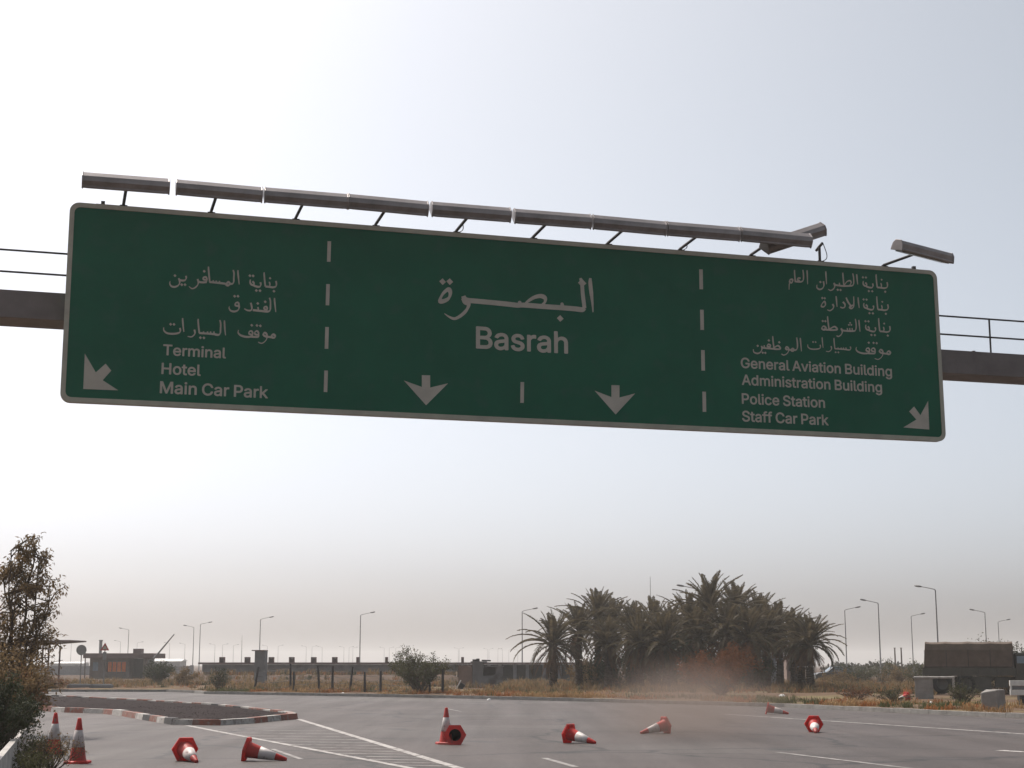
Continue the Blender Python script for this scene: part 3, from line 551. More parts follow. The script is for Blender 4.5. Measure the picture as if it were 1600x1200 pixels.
# arrows and dividers
mark([(80 + .35 * x, 240 + .35 * y) for x, y in ((150, 893), (199, 977), (243, 938), (268, 969), (230, 1012), (299, 1057), (143, 1051))])
mark([(500 + x / 3, 280 + y / 3) for x, y in ((477, 919), (516, 920), (516, 977), (600, 957), (497, 1060), (393, 944), (477, 974))])
mark([(900 + x * .3167, 320 + y * .3167) for x, y in ((174, 890), (214, 891), (214, 951), (291, 931), (195, 1035), (91, 917), (174, 949))])
mark([(1140 + .3 * x, 340 + .3 * y) for x, y in ((1033, 955), (1039, 1104), (904, 1093), (972, 1052), (934, 1010), (960, 984), (993, 1029))])
for x0, y0, x1, y1 in ((514.5, 377, 513.5, 409), (512.5, 444, 511.5, 477), (511, 511, 510, 545), (509.5, 579, 508.5, 612.5), (1095, 421, 1095.5, 452), (1096.5, 484, 1097, 515.5), (1098, 547, 1098.5, 579), (1100, 612, 1100.5, 643.5), (816, 597, 815.5, 629.5)):
    mark([(x0 - 2.8, y0), (x1 - 2.8, y1), (x1 + 2.8, y1 + .2), (x0 + 2.8, y0 + .2)], 'divider_dash')

# --- beam, handrail, legs
def gx(s, d, z): return SCN + SU * s - SN0 * d + Vector((0, 0, z - SCN.z)) - Vector((SCN.x, SCN.y, 0))   # along, behind the face, height (local to the gantry)
RZ = Matrix.Rotation(YAW, 3, 'Z')
BT, BB = 7.40, 6.96
mb = MB(); mb.box(gx(0, .62, (BT + BB) / 2), (34, .72, BT - BB), RZ)
for s in range(-16, 17, 4):
    mb.box(gx(s + .6, .62, BT + .006), (.06, .74, .012), RZ)
mb.build('beam', 'gantry_steel', gantry, .015)
for s in (-16.6, 16.6):
    mb = MB(); mb.box(gx(s, .62, BB / 2 - .01), (.5, .6, BB + .02), RZ); mb.box(gx(s, .62, .03), (.9, .95, .1), RZ); mb.build('leg', 'gantry_steel', gantry, .02)
hr = MB()
for z in (.31, .66): hr.tube([gx(-16.5, .35, BT + z), gx(16.5, .35, BT + z)], .017, 8)
hr.build('handrail', 'bracket_dark', gantry)
for s in [9.02 + k * 2.55 for k in range(-10, 4) if k != 3] :
    if s > 16.5: continue
    mb = MB(); mb.cyl(gx(s, .35, BT - .01), gx(s, .35, BT + .66), .018, n=8); mb.build('rail_post', 'bracket_dark', gantry)
for s in (-6.5, -3.2, 0, 3.2, 6.5):
    mb = MB(); mb.box((s, .05, -.235), (.12, 1.5, .09)); gsub(mb.build('hanger', 'gantry_steel'))

# --- floodlights along the top edge
def housing(mb, L):                                # long trough: flat back above, sloped sides, lamp cover towards the sign
    sec = [(-.135, -.085), (.135, -.085), (.135, -.055), (.118, -.05), (.11, .035), (.06, .09), (-.06, .09), (-.11, .035), (-.118, -.05), (-.135, -.055)]
    M = Matrix(((0, 0, 1, 0), (1, 0, 0, 0), (0, 1, 0, 0), (0, 0, 0, 1)))
    mb.prism(sec, -L / 2, L / 2, M)
xs = [193, 330, 462, 587, 713, 833, 950, 1063, 1174, 1281, 1381]
ys = [320.5, 331.5, 341.5, 351.5, 361.5, 371.5, 380.5, 389.5, 397.5, 406.5, 414.5]
for i, (bx, by) in enumerate(zip(xs, ys)):
    s = s2(bx, by, -.06).x; top = SH / 2
    fl = bpy.data.objects.new('floodlight', None); COL.objects.link(fl); fl.empty_display_size = .2; fl.parent = gantry
    fl.matrix_local = Matrix.Translation(SCN - Vector((SCN.x, SCN.y, 0))) @ SM @ Matrix.Translation((s, top, -.06))
    rot = Matrix(); L = 1.30 + (.012 if i % 3 else -.012); arm = 1.0; rise = .05
    if i == 9: rise = .3; arm = .12
    mb = MB(); mb.cyl((0, -.02, 0), (0, rise, 0), .026, n=8); mb.box((0, .01, 0), (.12, .03, .1))
    mb.tube([(0, rise - .04, -.2 if i != 9 else -.12), (0, rise, 0), ((.25 if i == 10 else 0), rise + .03, arm)], .026, 8)
    if i in (9, 4, 7): mb.tube(catmull([(.03, .02, 0), (.1, .06, .05), (.09, .14, .1), (.03, rise + .02, .1 if i == 9 else .3)], 4), .008, 5)   # loose supply cable
    mb.build('arm', 'bracket_dark', fl)
    h = MB(); housing(h, L); [h.prism([(-.14, -.095), (.14, -.095), (.14, -.05), (.12, .04), (.066, .098), (-.066, .098), (-.12, .04), (-.14, -.05)], x - .012, x + .012, Matrix(((0, 0, 1, 0), (1, 0, 0, 0), (0, 1, 0, 0), (0, 0, 0, 1)))) for x in (L / 2, -L / 2)]
    ho = h.build('housing', 'lamp_housing', fl, .008)
    cv = MB(); cv.box((0, 0, -.095), (L - .12, .17, .03)); co = cv.build('lamp_cover', 'lamp_cover', ho)
    # housing axes: x along the sign, z away from the ground; turned into sign axes (y up, z to the reader)
    base = Matrix(((1, 0, 0, 0), (0, 0, 1, 0), (0, -1, 0, 0), (0, 0, 0, 1)))
    tiltx = Matrix.Rotation(R(45), 4, 'X')
    M = Matrix.Translation(((-.015, .02, .01, -.005)[i % 4], rise + .05, arm)) @ Matrix.Rotation(R((.5, -.4, .2, -.6, .3)[i % 5]), 4, 'Z') @ tiltx @ base
    if i == 9: q = s2(1240, 371, .62); M = Matrix.Translation((q.x - s, q.y - top, .68)) @ Matrix.Rotation(R(21.5), 4, 'Z') @ Matrix.Rotation(R(6), 4, 'Y') @ tiltx @ base
    if i == 10: q = s2(1443, 393, .95); M = Matrix.Translation((q.x - s, q.y - top, 1.01)) @ Matrix.Rotation(R(-2), 4, 'Z') @ Matrix.Rotation(R(17), 4, 'Y') @ Matrix.Rotation(R(18), 4, 'X') @ base
    ho.matrix_local = M
    if i == 9: fl['label'] = 'broken floodlight swung crosswise and tilted up behind its neighbour'
    if i == 10: fl['label'] = 'separate floodlight twisted outward past the right corner of the sign'

cb = MB(); cb.tube([(-SW / 2 + .4, SH / 2 + .02, -.09), (SW / 2 - .4, SH / 2 + .02, -.09)], .016, 6)      # supply conduit behind the top edge
for px, py in ((161, 319), (1430, 420)):
    q = s2(px, py); cb.box((q.x, SH / 2 + .03, -.05), (.06, .07, .06))
gsub(cb.build('conduit', 'bracket_dark'))
# ------------------------------------------------------------------ traffic cones
def cone_proto():
    c = thing('traffic_cone', 'x', 'traffic cone', (0, 0, 0), 0, 'traffic cones left on the road')
    b = MB(); hexa = lambda a: [(a / math.cos(R(30)) * math.cos(R(60 * k + 30)), a / math.cos(R(30)) * math.sin(R(60 * k + 30))) for k in range(6)]
    # hexagonal foot with the round hole underneath and a chamfered top
    H0_, H1_ = hexa(.205), hexa(.185); n = 6; hole = [(.125 * math.cos(2 * math.pi * k / 24), .125 * math.sin(2 * math.pi * k / 24)) for k in range(24)]
    b.add([(x, y, 0) for x, y in H0_] + [(x, y, .03) for x, y in H0_] + [(x, y, .045) for x, y in H1_],
          [(k, (k + 1) % n, n + (k + 1) % n, n + k) for k in range(n)] + [(n + k, n + (k + 1) % n, 2 * n + (k + 1) % n, 2 * n + k) for k in range(n)])
    V = [[Vector((x, y, 0)) for x, y in H0_], [Vector((x, y, 0)) for x, y in hole]]
    t = tessellate_polygon(V); b.add([v for l in V for v in l], t)
    V = [[Vector((x, y, .045)) for x, y in H1_], [Vector((.14 * x / .125, .14 * y / .125, .045)) for x, y in hole]]
    b.add([v for l in V for v in l], tessellate_polygon(V))
    b.build('base', 'cone_red', c)
    def rad(z): return .142 + (.03 - .142) * (z - .045) / .705
    zs = [.045, .075, .11, .2, .27]
    m = MB(); m.lathe([(rad(.045) + .006, .045), (rad(.07), .07), (rad(.27), .27)], 24); m.build('lower_body', 'cone_red', c)
    m = MB(); m.lathe([(rad(.262) - .001, .262), (rad(.262) + .004, .264), (rad(.545) + .004, .545), (rad(.545) - .002, .548)], 24); m.build('reflective_sleeve', 'cone_white', c)
    m = MB(); m.lathe([(rad(.54), .54), (rad(.735), .735), (rad(.75) - .006, .75), (.016, .75), (.014, .70)], 24); m.build('tip', 'cone_red', c)
    m = MB(); m.lathe([(.124, .002), (.124, .05), (.02, .7)], 24); m.build('inside', 'cone_black', c)
    return c
proto = cone_proto(); first = [True]
def cone(px, py, label, head=None, z0=0.0, roll=0.0):
    o = proto if first[0] else copy_tree(proto); first[0] = False
    p = gp(px, py, z0); o['label'] = label; o.name = 'traffic_cone'
    if head is None:
        o.location = (p.x, p.y, z0 + .006); o.rotation_euler = (0, 0, roll); return o
    a, t = R(head), R(13.6)
    ax = Vector((math.cos(a) * math.cos(t), math.sin(a) * math.cos(t), -math.sin(t)))
    side = Vector((0, 0, 1)).cross(ax).normalized(); up = ax.cross(side)
    M = Matrix((up, side, ax)).transposed()
    M = M @ Matrix.Rotation(roll, 3, 'Z')
    o.rotation_euler = M.to_euler(); o.location = (p.x, p.y, z0 + .205 * math.cos(t) + .004); return o
cone(121, 1193, 'upright cone at the lower left, fully visible, weeds at its left side')
cone(84, 1178, 'upright cone half hidden behind dry weeds beside the low white barrier', roll=.5)
cone(288, 1189, 'toppled cone with its tip towards the viewer, below the gravel island', -62)
cone(383, 1189, 'toppled cone lying on its side and pointing right, next to the hatched road marking', -4)
cone(697, 1163, 'upright cone standing just behind a toppled cone in the middle of the road', roll=.3)
cone(711, 1164, 'toppled cone showing the open underside of its hexagonal base', 97)
cone(888, 1161, 'toppled cone lying tip right in the open road, right of the standing cone', -40)
cone(1041, 1146, 'toppled cone blurred by the brown smudge, its tip to the left', -153)
cone(1198, 1116, 'farthest toppled cone on the road, lying flat and pointing right near the kerb', -8)
cone(1272, 1144, 'toppled cone pointing straight at the viewer, below the white edge line', -97)
cone(1418, 1096, 'faded cone leaning in the dry grass beside the concrete culvert frame', -150, .1)

# ------------------------------------------------------------------ street lamps
def lamp_proto():
    o = thing('street_lamp', 'x', 'street lamp', (0, 0, 0), 0, 'street lamps along the roads')
    m = MB(); m.tube([(0, 0, -.1), (0, 0, 1.2), (0, 0, 1.25), (0, 0, 9.55)], [.13, .12, .1, .062], 10); m.box((0, 0, .05), (.42, .42, .1)); m.build('pole', 'pole_grey', o)
    m = MB(); m.tube([(0, 0, 9.5), (.1, 0, 9.62), (.5, 0, 9.72), (1.6, 0, 9.96)], [.06, .05, .045, .04], 8); m.build('arm', 'pole_grey', o)
    m = MB(); m.lathe([(.02, -.42), (.1, -.38), (.15, -.1), (.15, .2), (.1, .4), (.03, .44)], 12, True, Matrix.Translation((1.95, 0, 10.02)) @ Matrix.Rotation(R(80), 4, 'Y') @ Matrix.Diagonal((.75, 1, 1, 1)))
    m.build('lamp_head', 'lamp_head', o); return o
LP = lamp_proto(); lfirst = [True]
def lamp(px, top, face, label, yaw=0, Y=None, group=None):
    o = LP if lfirst[0] else copy_tree(LP); lfirst[0] = False; o.name = 'street_lamp'
    Y = Y or 8.35 * FPX / (HOR - top); o.location = (xat(px, Y), Y, 0); o.rotation_euler = (0, 0, (0 if face > 0 else math.pi) + R(yaw)); o['label'] = label
    if group: o['group'] = group
    return o
lamp(562, 959, 1, 'street lamp above the long low building, arm to the right, left of the green bush')
lamp(405, 966, 1, 'street lamp rising behind the square grey tower block, arm to the right')
lamp(311, 974, 1, 'street lamp with arm to the right, standing beside a twin whose arm points left')
lamp(301, 979, -1, 'street lamp with arm to the left, standing beside a twin whose arm points right')
lamp(199, 983, -1, 'street lamp rising behind the roof of the checkpoint booth')
lamp(816, 953, 1, 'street lamp by the outermost frond of the leftmost palm, arm to the right')
lamp(1094, 918, -1, 'street lamp buried in the palm grove with only its head showing', 0)
lamp(1323, 951, 1, 'street lamp right of the palm grove, arm to the right, shorter of a pair')
lamp(1376, 940, -1, 'street lamp right of the palm grove, arm to the left, taller of a pair')
lamp(1427, 961, 1, 'street lamp just left of the army truck, arm to the right')
lamp(1467, 918, -1, 'tallest street lamp, rising behind the rear of the army truck', -38)
lamp(1543, 955, -1, 'street lamp behind the bushy tree at the truck, arm to the left')
lamp(1563, 970, 1, 'street lamp behind the truck cab, arm to the right')
FAR = [(70, 1003, 1), (110, 1004, 1), (187, 1002, -1), (213, 1004, 1), (264, 1005, -1), (288, 1006, -1), (335, 1007, -1), (347, 1007, 1), (364, 1008, 1), (417, 1009, -1), (434, 1009, 1),
       (478, 1010, -1), (487, 1010, 1), (503, 1011, -1), (537, 1011, -1), (545, 1011, 1), (551, 1012, 1), (600, 1012, -1), (608, 1012, 1), (618, 1012, 1), (716, 1013, -1), (717.5, 1013, 1), (762, 1014, -1), (764, 1014, 1), (778, 1014, 1), (785, 1014, -1), (795, 1015, 1), (809, 1015, -1)]
for px, top, f in FAR:
    where = 'beyond the checkpoint booth' if px < 300 else 'above the long low building' if px < 640 else 'between the green bush and the palms'
    lamp(px, top, f, 'pale street lamp faint in the haze ' + where, group='distant street lamps ' + where)
for px, py, Y, lab in ((1018, 901, 420, 'thin bare mast sticking up behind the palm grove'), (377, 992, 620, 'hazy lattice mast far behind the long low building'), (1270, 1012, 300, 'short thin mast right of the palm grove')):
    m = MB(); h = zat(py, Y); m.tube([(0, 0, 0), (0, 0, h * .5), (0, 0, h)], [.16, .12, .06], 8)
    for k in range(1, 6): m.box((0, 0, h * (.4 + .1 * k)), (.5, .06, .06))
    o = m.build('radio_mast', 'pole_grey', None, 0, (xat(px, Y), Y, 0)); tag(o, lab, 'mast')
for px, lab in ((1399, 'bare wooden pole in the scrub, left one of two'), (1409, 'bare wooden pole in the scrub, right one of two')):
    m = MB(); m.tube([(0, 0, -.1), (0, 0, 4.2)], [.14, .1], 8); m.box((0, 0, 4.15), (.3, .12, .1)); o = m.build('wooden_pole', 'bark', None, 0, (xat(px, 240), 240, 0)); o.scale = (1, 1, zat(1012, 240) / 4.2); tag(o, lab, 'pole', 'two bare poles')

# ------------------------------------------------------------------ checkpoint on the left
Yb = 186
bo = thing('checkpoint_booth', 'low checkpoint booth with flat overhanging roof and orange window blinds', 'booth', (xat(188, Yb), Yb, 0))
u = Yb / FPX                                       # metres per photograph pixel there
def wbox(mb, x0, x1, z0, z1, y0, y1): mb.box(((x0 + x1) / 2, (y0 + y1) / 2, (z0 + z1) / 2), (x1 - x0, y1 - y0, z1 - z0))
m = MB(); wbox(m, -47 * u, -21 * u, 0, 2.35, 0, 4.2); wbox(m, -21 * u, 8.6 * u, 0, .78, .05, 4.2); wbox(m, 9 * u, 14.4 * u, 0, 2.35, .05, 4.2); wbox(m, 35 * u, 40 * u, 0, 2.35, 0, 4.2); wbox(m, -21 * u, 14 * u, 1.95, 2.35, .06, 4.18); wbox(m, 14 * u, 35 * u, 0, 2.34, 4.0, 4.2)
m.build('wall', 'booth_wall', bo)
m = MB(); wbox(m, -54 * u, 54 * u, 2.35, 2.92, -1.1, 5.2); m.build('roof', 'roof_brown', bo, .02)
m = MB(); wbox(m, 15 * u, 28 * u, 2.92, 3.46, 1.2, 2.4); m.build('roof_box', 'roof_brown', bo)
for k in range(4):
    x0 = (-20 + k * 7.2) * u; w = MB(); wbox(w, x0, x0 + 6.2 * u, .8, 1.94, .3, .34); o = w.build('window', 'orange_blind', bo)
    f = MB(); wbox(f, x0 + 6.2 * u, x0 + 7.1 * u, .8, 1.94, .22, .36); f.build('frame', 'dark_opening', o)
m = MB(); wbox(m, 15 * u, 34 * u, .02, 2.3, 1.6, 1.66); m.build('doorway_shade', 'dark_opening', bo)  # dark sheet painted as the shade inside the open doorway
m = MB(); wbox(m, -42 * u, -34 * u, .9, 1.9, -.04, 0); m.build('notice', 'window_glass', bo)
for x in (-51, 50):
    m = MB(); m.cyl((x * u, -.9, 0), (x * u, -.9, 2.36), .07, n=8); m.build('roof_post', 'booth_wall', bo)
m = MB(); m.cyl((0, 0, 0), (0, 0, zat(1001.5, 200)), .2, n=12); m.cyl((0, 0, zat(1001.5, 200)), (0, 0, zat(1000, 200)), .26, n=12)
m.box((0, 0, .1), (.7, .7, .2)); tag(m.build('chimney_pipe', 'far_wall', None, 0, (xat(156, 200), 200, 0)), 'stubby pale flue pipe rising behind the checkpoint booth roof', 'flue')
Yc = 122
ca = thing('checkpoint_canopy', 'flat canopy roof on slim posts showing beside the tall leafy tree', 'canopy', (xat(60, Yc), Yc, 0)); u = Yc / FPX
m = MB(); M = Matrix.Identity(4)
m.prism([(-55 * u, 0), (55 * u, .42), (55 * u, .52), (40 * u, .52), (-55 * u, .26)], -1.2, 3.4, Matrix(((1, 0, 0, 0), (0, 0, -1, 2), (0, 1, 0, 2.95), (0, 0, 0, 1)))); m.build('roof', 'roof_brown', ca)
for x in (-40, -12, 15):
    for y in (0, 3): m = MB(); m.cyl((x * u, y, 0), (x * u, y, 3.1), .07, n=8); m.build('post', 'roof_brown', ca)
Ys = 105
def roadsign(px, shape, lab):
    o = thing('traffic_sign', lab, 'road sign', (xat(px, Ys), Ys, 0)); u = Ys / FPX
    m = MB(); m.cyl((0, 0, .3), (0, 0, 2.75), .035, n=8); m.build('pole', 'pole_grey', o)
    if shape == 'disc':
        m = MB(); m.cyl((0, -.06, 2.58), (0, -.04, 2.58), .34, n=28, smooth=False); m.build('disc', 'sign_back', o)
    else:
        T = lambda r, z: [(r * math.cos(R(a)), z + r * math.sin(R(a))) for a in (90, 210, 330)]
        Mx = Matrix(((1, 0, 0, 0), (0, 0, -1, -.04), (0, 1, 0, 0), (0, 0, 0, 1)))
        m = MB(); m.prism(T(.34, 2.72), 0, .02, Mx); t = m.build('triangle', 'warning_red', o)
        m = MB(); m.prism(T(.19, 2.72), .021, .024, Mx); m.build('panel', 'sign_border', t)
        m = MB(); m.box((0, -.05, 2.2), (.24, .03, .5)); m.build('plate', 'sign_back', o)
    return o
roadsign(126.5, 'disc', 'round sign, a dull grey disc on a thin pole in front of the booth')
roadsign(163, 'tri', 'red triangular warning sign on a thin pole in front of the booth')
for px, lab, dy in ((126, 'dark concrete kerb block at the foot of the round sign', 0), (166, 'dark concrete kerb block at the foot of the triangular sign', -1.0)):
    m = MB(); m.box((0, 0, .17), (1.45, .6, .34)); m.box((0, 0, .36), (1.3, .45, .05)); tag(m.build('concrete_block', 'grey_render', None, .03, (xat(px, Ys), Ys - .05 + dy, 0)), lab, 'block')
Yr = 150
ba = thing('barrier_gate', 'raised road barrier arm slanting up to the right of the checkpoint booth', 'barrier', (xat(240, Yr), Yr, 0)); u = Yr / FPX
m = MB(); m.tube([(0, 0, zat(1029, Yr)), (30 * u, 0, zat(991, Yr))], [.09, .05], 8); m.box((-.25, 0, zat(1033, Yr)), (.5, .3, .3)); m.build('arm', 'pole_grey', ba)
m = MB(); m.box((0, 0, .8), (.45, .45, 1.7)); m.build('pedestal', 'pole_grey', ba, .02)

# far walls, roofs and trees along the horizon
def wall(nm, x0, x1, Y, z0, z1, m_, lab, cat='wall', th=.4):
    mb = MB(); a, b = xat(x0, Y), xat(x1, Y); mb.box((0, 0, (z0 + z1) / 2), (b - a, th, z1 - z0))
    n_ = max(1, int((b - a) / 6)); 
    for k in range(n_ + 1): mb.box((-(b - a) / 2 + (b - a) * k / n_, 0, (z0 + z1) / 2 + .06), (.5, th + .12, z1 - z0 + .12))
    return tag(mb.build(nm, m_, None, 0, ((a + b) / 2, Y, 0)), lab, cat)
wall('perimeter_wall', -60, 300, 250, 0, 1.4, 'far_wall', 'long low grey wall running behind the booth')
def shed(x0, x1, Y, top, lab):
    a, b = xat(x0, Y), xat(x1, Y); z = zat(top, Y); o = thing('distant_shed', lab, 'shed', ((a + b) / 2, Y, 0)); w = b - a
    m = MB(); m.box((0, 0, z * .4), (w, 8, z * .8)); m.build('wall', 'far_wall', o)
    m = MB(); m.prism([(-4.3, z * .8), (4.3, z * .8), (0, z)], -w / 2 - .4, w / 2 + .4, Matrix(((0, 0, 1, 0), (1, 0, 0, 0), (0, 1, 0, 0), (0, 0, 0, 1)))); m.build('roof', 'plastic_white', o); return o
shed(242, 286, 420, 1029.5, 'pale roofed shed far away between the booth and the twin lamps')
shed(84, 134, 520, 1034, 'pale roofed shed far away between the tall tree and the booth')

# long low building with roof vents
YL = 150; u = YL / FPX
lb = thing('long_building', 'long low grey building with a brown roof edge and a row of square roof vents', 'building', (xat(316, YL), YL, 0)); zt = zat(1036, YL)
X = lambda px: (px - 316) * u
m = MB(); wbox(m, 0, X(705), .95, zt - .12, 0, 6); m.build('upper_wall', 'grey_render', lb)
m = MB(); wbox(m, X(318), X(703), 0, .94, .08, 5.9); m.build('lower_wall', 'brown_render', lb)
m = MB(); wbox(m, -.3, X(916), zt - .11, zt + .06, -.5, 6.5); m.build('roof', 'roof_brown', lb)
m = MB(); wbox(m, X(706), X(914), 0, zt - .12, 4.2, 6); wbox(m, X(705.5), X(914), 0, .5, .2, .5); m.build('back_wall', 'dark_opening', lb)  # walls coloured near-black to imitate the shade of the recess behind the pillars
for px in (716, 738, 757, 774, 797, 816, 842, 866, 888, 910): m = MB(); wbox(m, X(px) - .16, X(px) + .16, 0, zt - .115, -.05, .3); m.build('pillar', 'grey_render', lb)
for px in (344.5, 383.5, 420.5, 452, 486, 518.5, 554, 598.5, 716):
    hw = (3.9 if px < 530 else 2) * u
    m = MB(); z0 = zt + .06; z1 = zt + .56
    wbox(m, X(px) - hw, X(px) + hw, z1 - .09, z1, .4, 1); wbox(m, X(px) - hw, X(px) - hw + .1, z0, z1 - .09, .4, 1); wbox(m, X(px) + hw - .1, X(px) + hw, z0, z1 - .09, .4, 1); wbox(m, X(px) - hw + .1, X(px) + hw - .1, z0, z1 - .1, .7, .8)
    if px < 530: wbox(m, X(px) - .03, X(px) + .03, z0, z1 - .1, .55, .65)
    m.build('roof_vent', 'roof_brown', lb)
Yt = 122; u = Yt / FPX
tw = thing('guard_tower', 'square windowless grey block tower with a thin roof slab above the low building', 'tower', (xat(405.5, Yt), Yt, 0)); z = zat(1017, Yt)
m = MB(); m.box((0, .7, z / 2), (15.5 * u, 1.4, z)); m.build('wall', 'grey_render', tw, .01)
m = MB(); m.box((-2 * u, .65, z + .03), (20 * u, 1.7, .07)); m.build('roof', 'roof_brown', tw)
Yh = 108; u = Yh / FPX
hu = thing('guard_hut', 'small grey block hut with brown shutter and dark opening, beside the green bush', 'hut', (xat(716, Yh), Yh, .05))
X = lambda px: (px - 716) * u
zh = lambda py: zat(py, Yh)
m = MB(); wbox(m, X(738), X(754), 0, zh(1037), 0, 2.2); wbox(m, X(754), X(784), 0, zh(1057), 0, .25); wbox(m, X(773), X(785), zh(1057), zh(1043), .03, .22); wbox(m, X(754), X(784), 0, zh(1042), 2.0, 2.2); m.build('wall', 'grey_render', hu)
m = MB(); wbox(m, X(716), X(737.5), 0, zh(1041), .1, 2.2); m.build('shutter', 'brown_render', hu)
m = MB(); wbox(m, X(735), X(759.5), zh(1037), zh(1034.5), -.1, 2.3); wbox(m, X(759), X(786), zh(1043), zh(1041.5), -.08, 2.28); m.build('roof', 'grey_render', hu)
m = MB(); m.tube([(X(752), .3, zh(1033)), (X(766), .2, zh(1033.5))], .05, 8); m.box((X(741), .5, zh(1033.2)), (.3, .3, .16)); m.box((X(746), .7, zh(1032.5)), (.22, .3, .2)); m.build('roof_pipe', 'bracket_dark', hu)

# wire fence along the verge
fence = thing('wire_fence', 'sagging wire fence on tilted dark concrete posts along the far verge', 'fence', (0, 0, 0))
FP = [(398, 1082, 404, 1042), (455, 1077, 454, 1037), (460, 1076, 459.5, 1050), (500, 1068, 497, 1040), (520, 1080, 520, 1041), (547, 1078, 551, 1042), (571, 1075, 570, 1050), (595, 1076, 595, 1048), (672, 1080, 671, 1046), (692, 1078, 692, 1044)]
tops = []
for k, (x0, y0, x1, y1) in enumerate(FP):
    Yf = 92 - (x0 - 398) * .028; a = Vector((xat(x0, Yf), Yf, 0)); b = Vector((xat(x1, Yf), Yf, max(1.0, zat(y1, Yf))))
    m = MB(); m.tube([a, a.lerp(b, .5), b], [.075, .07, .06], 6); m.build('post', 'bracket_dark', fence); tops.append((a, b))
for f in (.25, .45, .65, .85):
    m = MB(); pts = []
    for (a, b), (c, d) in zip(tops, tops[1:]):
        p, q = a.lerp(b, f), c.lerp(d, f)
        for k in range(5): t = k / 5; pts.append(p.lerp(q, t) - Vector((0, 0, .35 * t * (1 - t))))
    pts.append(tops[-1][0].lerp(tops[-1][1], f)); m.tube(pts, .009, 4); m.build('wire', 'bracket_dark', fence)
# loose items on the verge
def lump(name, px, py, s, m_, lab, cat, z0=.1, seed=0, flat=.55, grp=None):
    bm = bmesh.new(); bmesh.ops.create_icosphere(bm, subdivisions=3, radius=1); r = random.Random(seed)
    for v in bm.verts:
        k = 1 + .45 * noise.noise(v.co * 1.6 + Vector((seed * 7.1, 0, 0))) + .2 * noise.noise(v.co * 4 + Vector((0, seed * 3, 0)))
        v.co = Vector((v.co.x * s * k, v.co.y * s * k * .8, max(-.1 * s, v.co.z * s * k * flat)))
    me = bpy.data.meshes.new(name); bm.to_mesh(me); bm.free(); me.materials.append(MATS[m_])
    for p_ in me.polygons: p_.use_smooth = seed % 2 == 0
    o = bpy.data.objects.new(name, me); COL.objects.link(o); p = gp(px, py, z0); o.location = (p.x, p.y, z0 + .12 * s); o.rotation_euler = (0, 0, seed); return tag(o, lab, cat, grp)
LG = 'pale litter strewn along the kerb'
for i, (px, py, s, lab) in enumerate(((536, 1084.5, .1, 'bright white plastic bag at the kerb below the wire fence'), (514, 1081, .09, 'white scrap among the dry grass beside the brightest bag'), (428, 1080, .09, 'white scrap upright in the dry grass, right of the grey tower foot'), (352, 1080.5, .07, 'small pale scrap at the kerb below the roof vents, near the dead bush'),
                                  (640, 1082, .16, 'pale crumpled sheet at the foot of the green bush'), (757, 1089, .07, 'small white scrap on the kerb below the guard hut'), (764, 1094, .1, 'flat white paper on the asphalt below the guard hut'), (912, 1091, .1, 'bright white scrap lying under the palm grove'), (1222, 1089, .16, 'pale crumpled bag in the dry grass right of the palm trunks'), (1456, 1101, .17, 'rounded white bag in the grass below the concrete culvert frame'))):
    lump('plastic_bag', px, py, s, 'plastic_white', lab, 'litter', .1, i + 1, .6, LG)
m = MB(); m.box((0, 0, .3), (.06, .5, .65), Matrix.Rotation(R(28), 3, 'Y')); m.cur = 1; m.box((.2, .05, .2), (.3, .5, .4), Matrix.Rotation(R(28), 3, 'Y'))
tag(m.build('broken_board', ['plastic_white', 'dark_opening'], None, 0, gp(716, 1078, .1)), 'broken white board leaning on dark rubbish in front of the guard hut', 'board')

# ------------------------------------------------------------------ right side: truck, culvert frame, block, barrier, huts, car
YT = 84; u = YT / FPX
tk = thing('army_truck', 'drab army truck with a canvas covered cargo bed parked beyond the verge', 'truck', (xat(1442, YT), YT, .12), R(-14))
z_ = lambda py: zat(py, YT) - .12
L = (1577 - 1442) * u; W_ = 2.35
m = MB(); ztop = z_(1002.5); zb = z_(1043)
sec = [(0, zb), (W_, zb), (W_, ztop - .42), (W_ - .12, ztop - .1), (W_ - .5, ztop), (.5, ztop), (.12, ztop - .1), (0, ztop - .42)]
nx = 13
vs = []
for i in range(nx):
    x = .05 + (L - .1) * i / (nx - 1); sag = -.035 * abs(math.sin(math.pi * i / 3))
    vs += [(x + (.12 * (zz - zb) / (ztop - zb) if i == 0 else 0), y + (.5 - y / W_) * -sag * .6, zz + (sag if zz > zb + .1 else 0)) for y, zz in sec]
ns = len(sec)
m.add(vs, [(i * ns + k, (i + 1) * ns + k, (i + 1) * ns + (k + 1) % ns, i * ns + (k + 1) % ns) for i in range(nx - 1) for k in range(ns)])
m.add(vs[:ns], [tuple(range(ns))]); m.add(vs[-ns:], [tuple(range(ns))[::-1]])
cv = m.build('canvas_cover', 'canvas', tk)
m = MB()
for k in range(5): m.tube([(.1 + (L - .2) * k / 4, -.015, zb + .02), (.1 + (L - .2) * k / 4, -.015, ztop - .45)], .012, 5)
m.tube([(.05, -.01, zb + .03), (L - .05, -.01, zb + .03)], .018, 5); m.build('rope', 'bracket_dark', cv)
m = MB(); wbox(m, 0, L, z_(1056), zb - .005, 0, W_); 
for k in range(6): wbox(m, k * L / 5 - .04, k * L / 5 + .04, z_(1057), zb, -.03, 0)
m.build('cargo_bed', 'army_green', tk, .02)
m = MB(); wbox(m, .1, L + 2.6, z_(1063), z_(1057), .55, W_ - .55); wbox(m, L * .5, L * .74, z_(1080), z_(1057.5), .05, 2.2); wbox(m, L * .78, L * .92, z_(1074), z_(1060), .1, .5); wbox(m, .05, .12, z_(1066), z_(1058), .2, W_ - .2); m.build('chassis', 'army_green', tk)
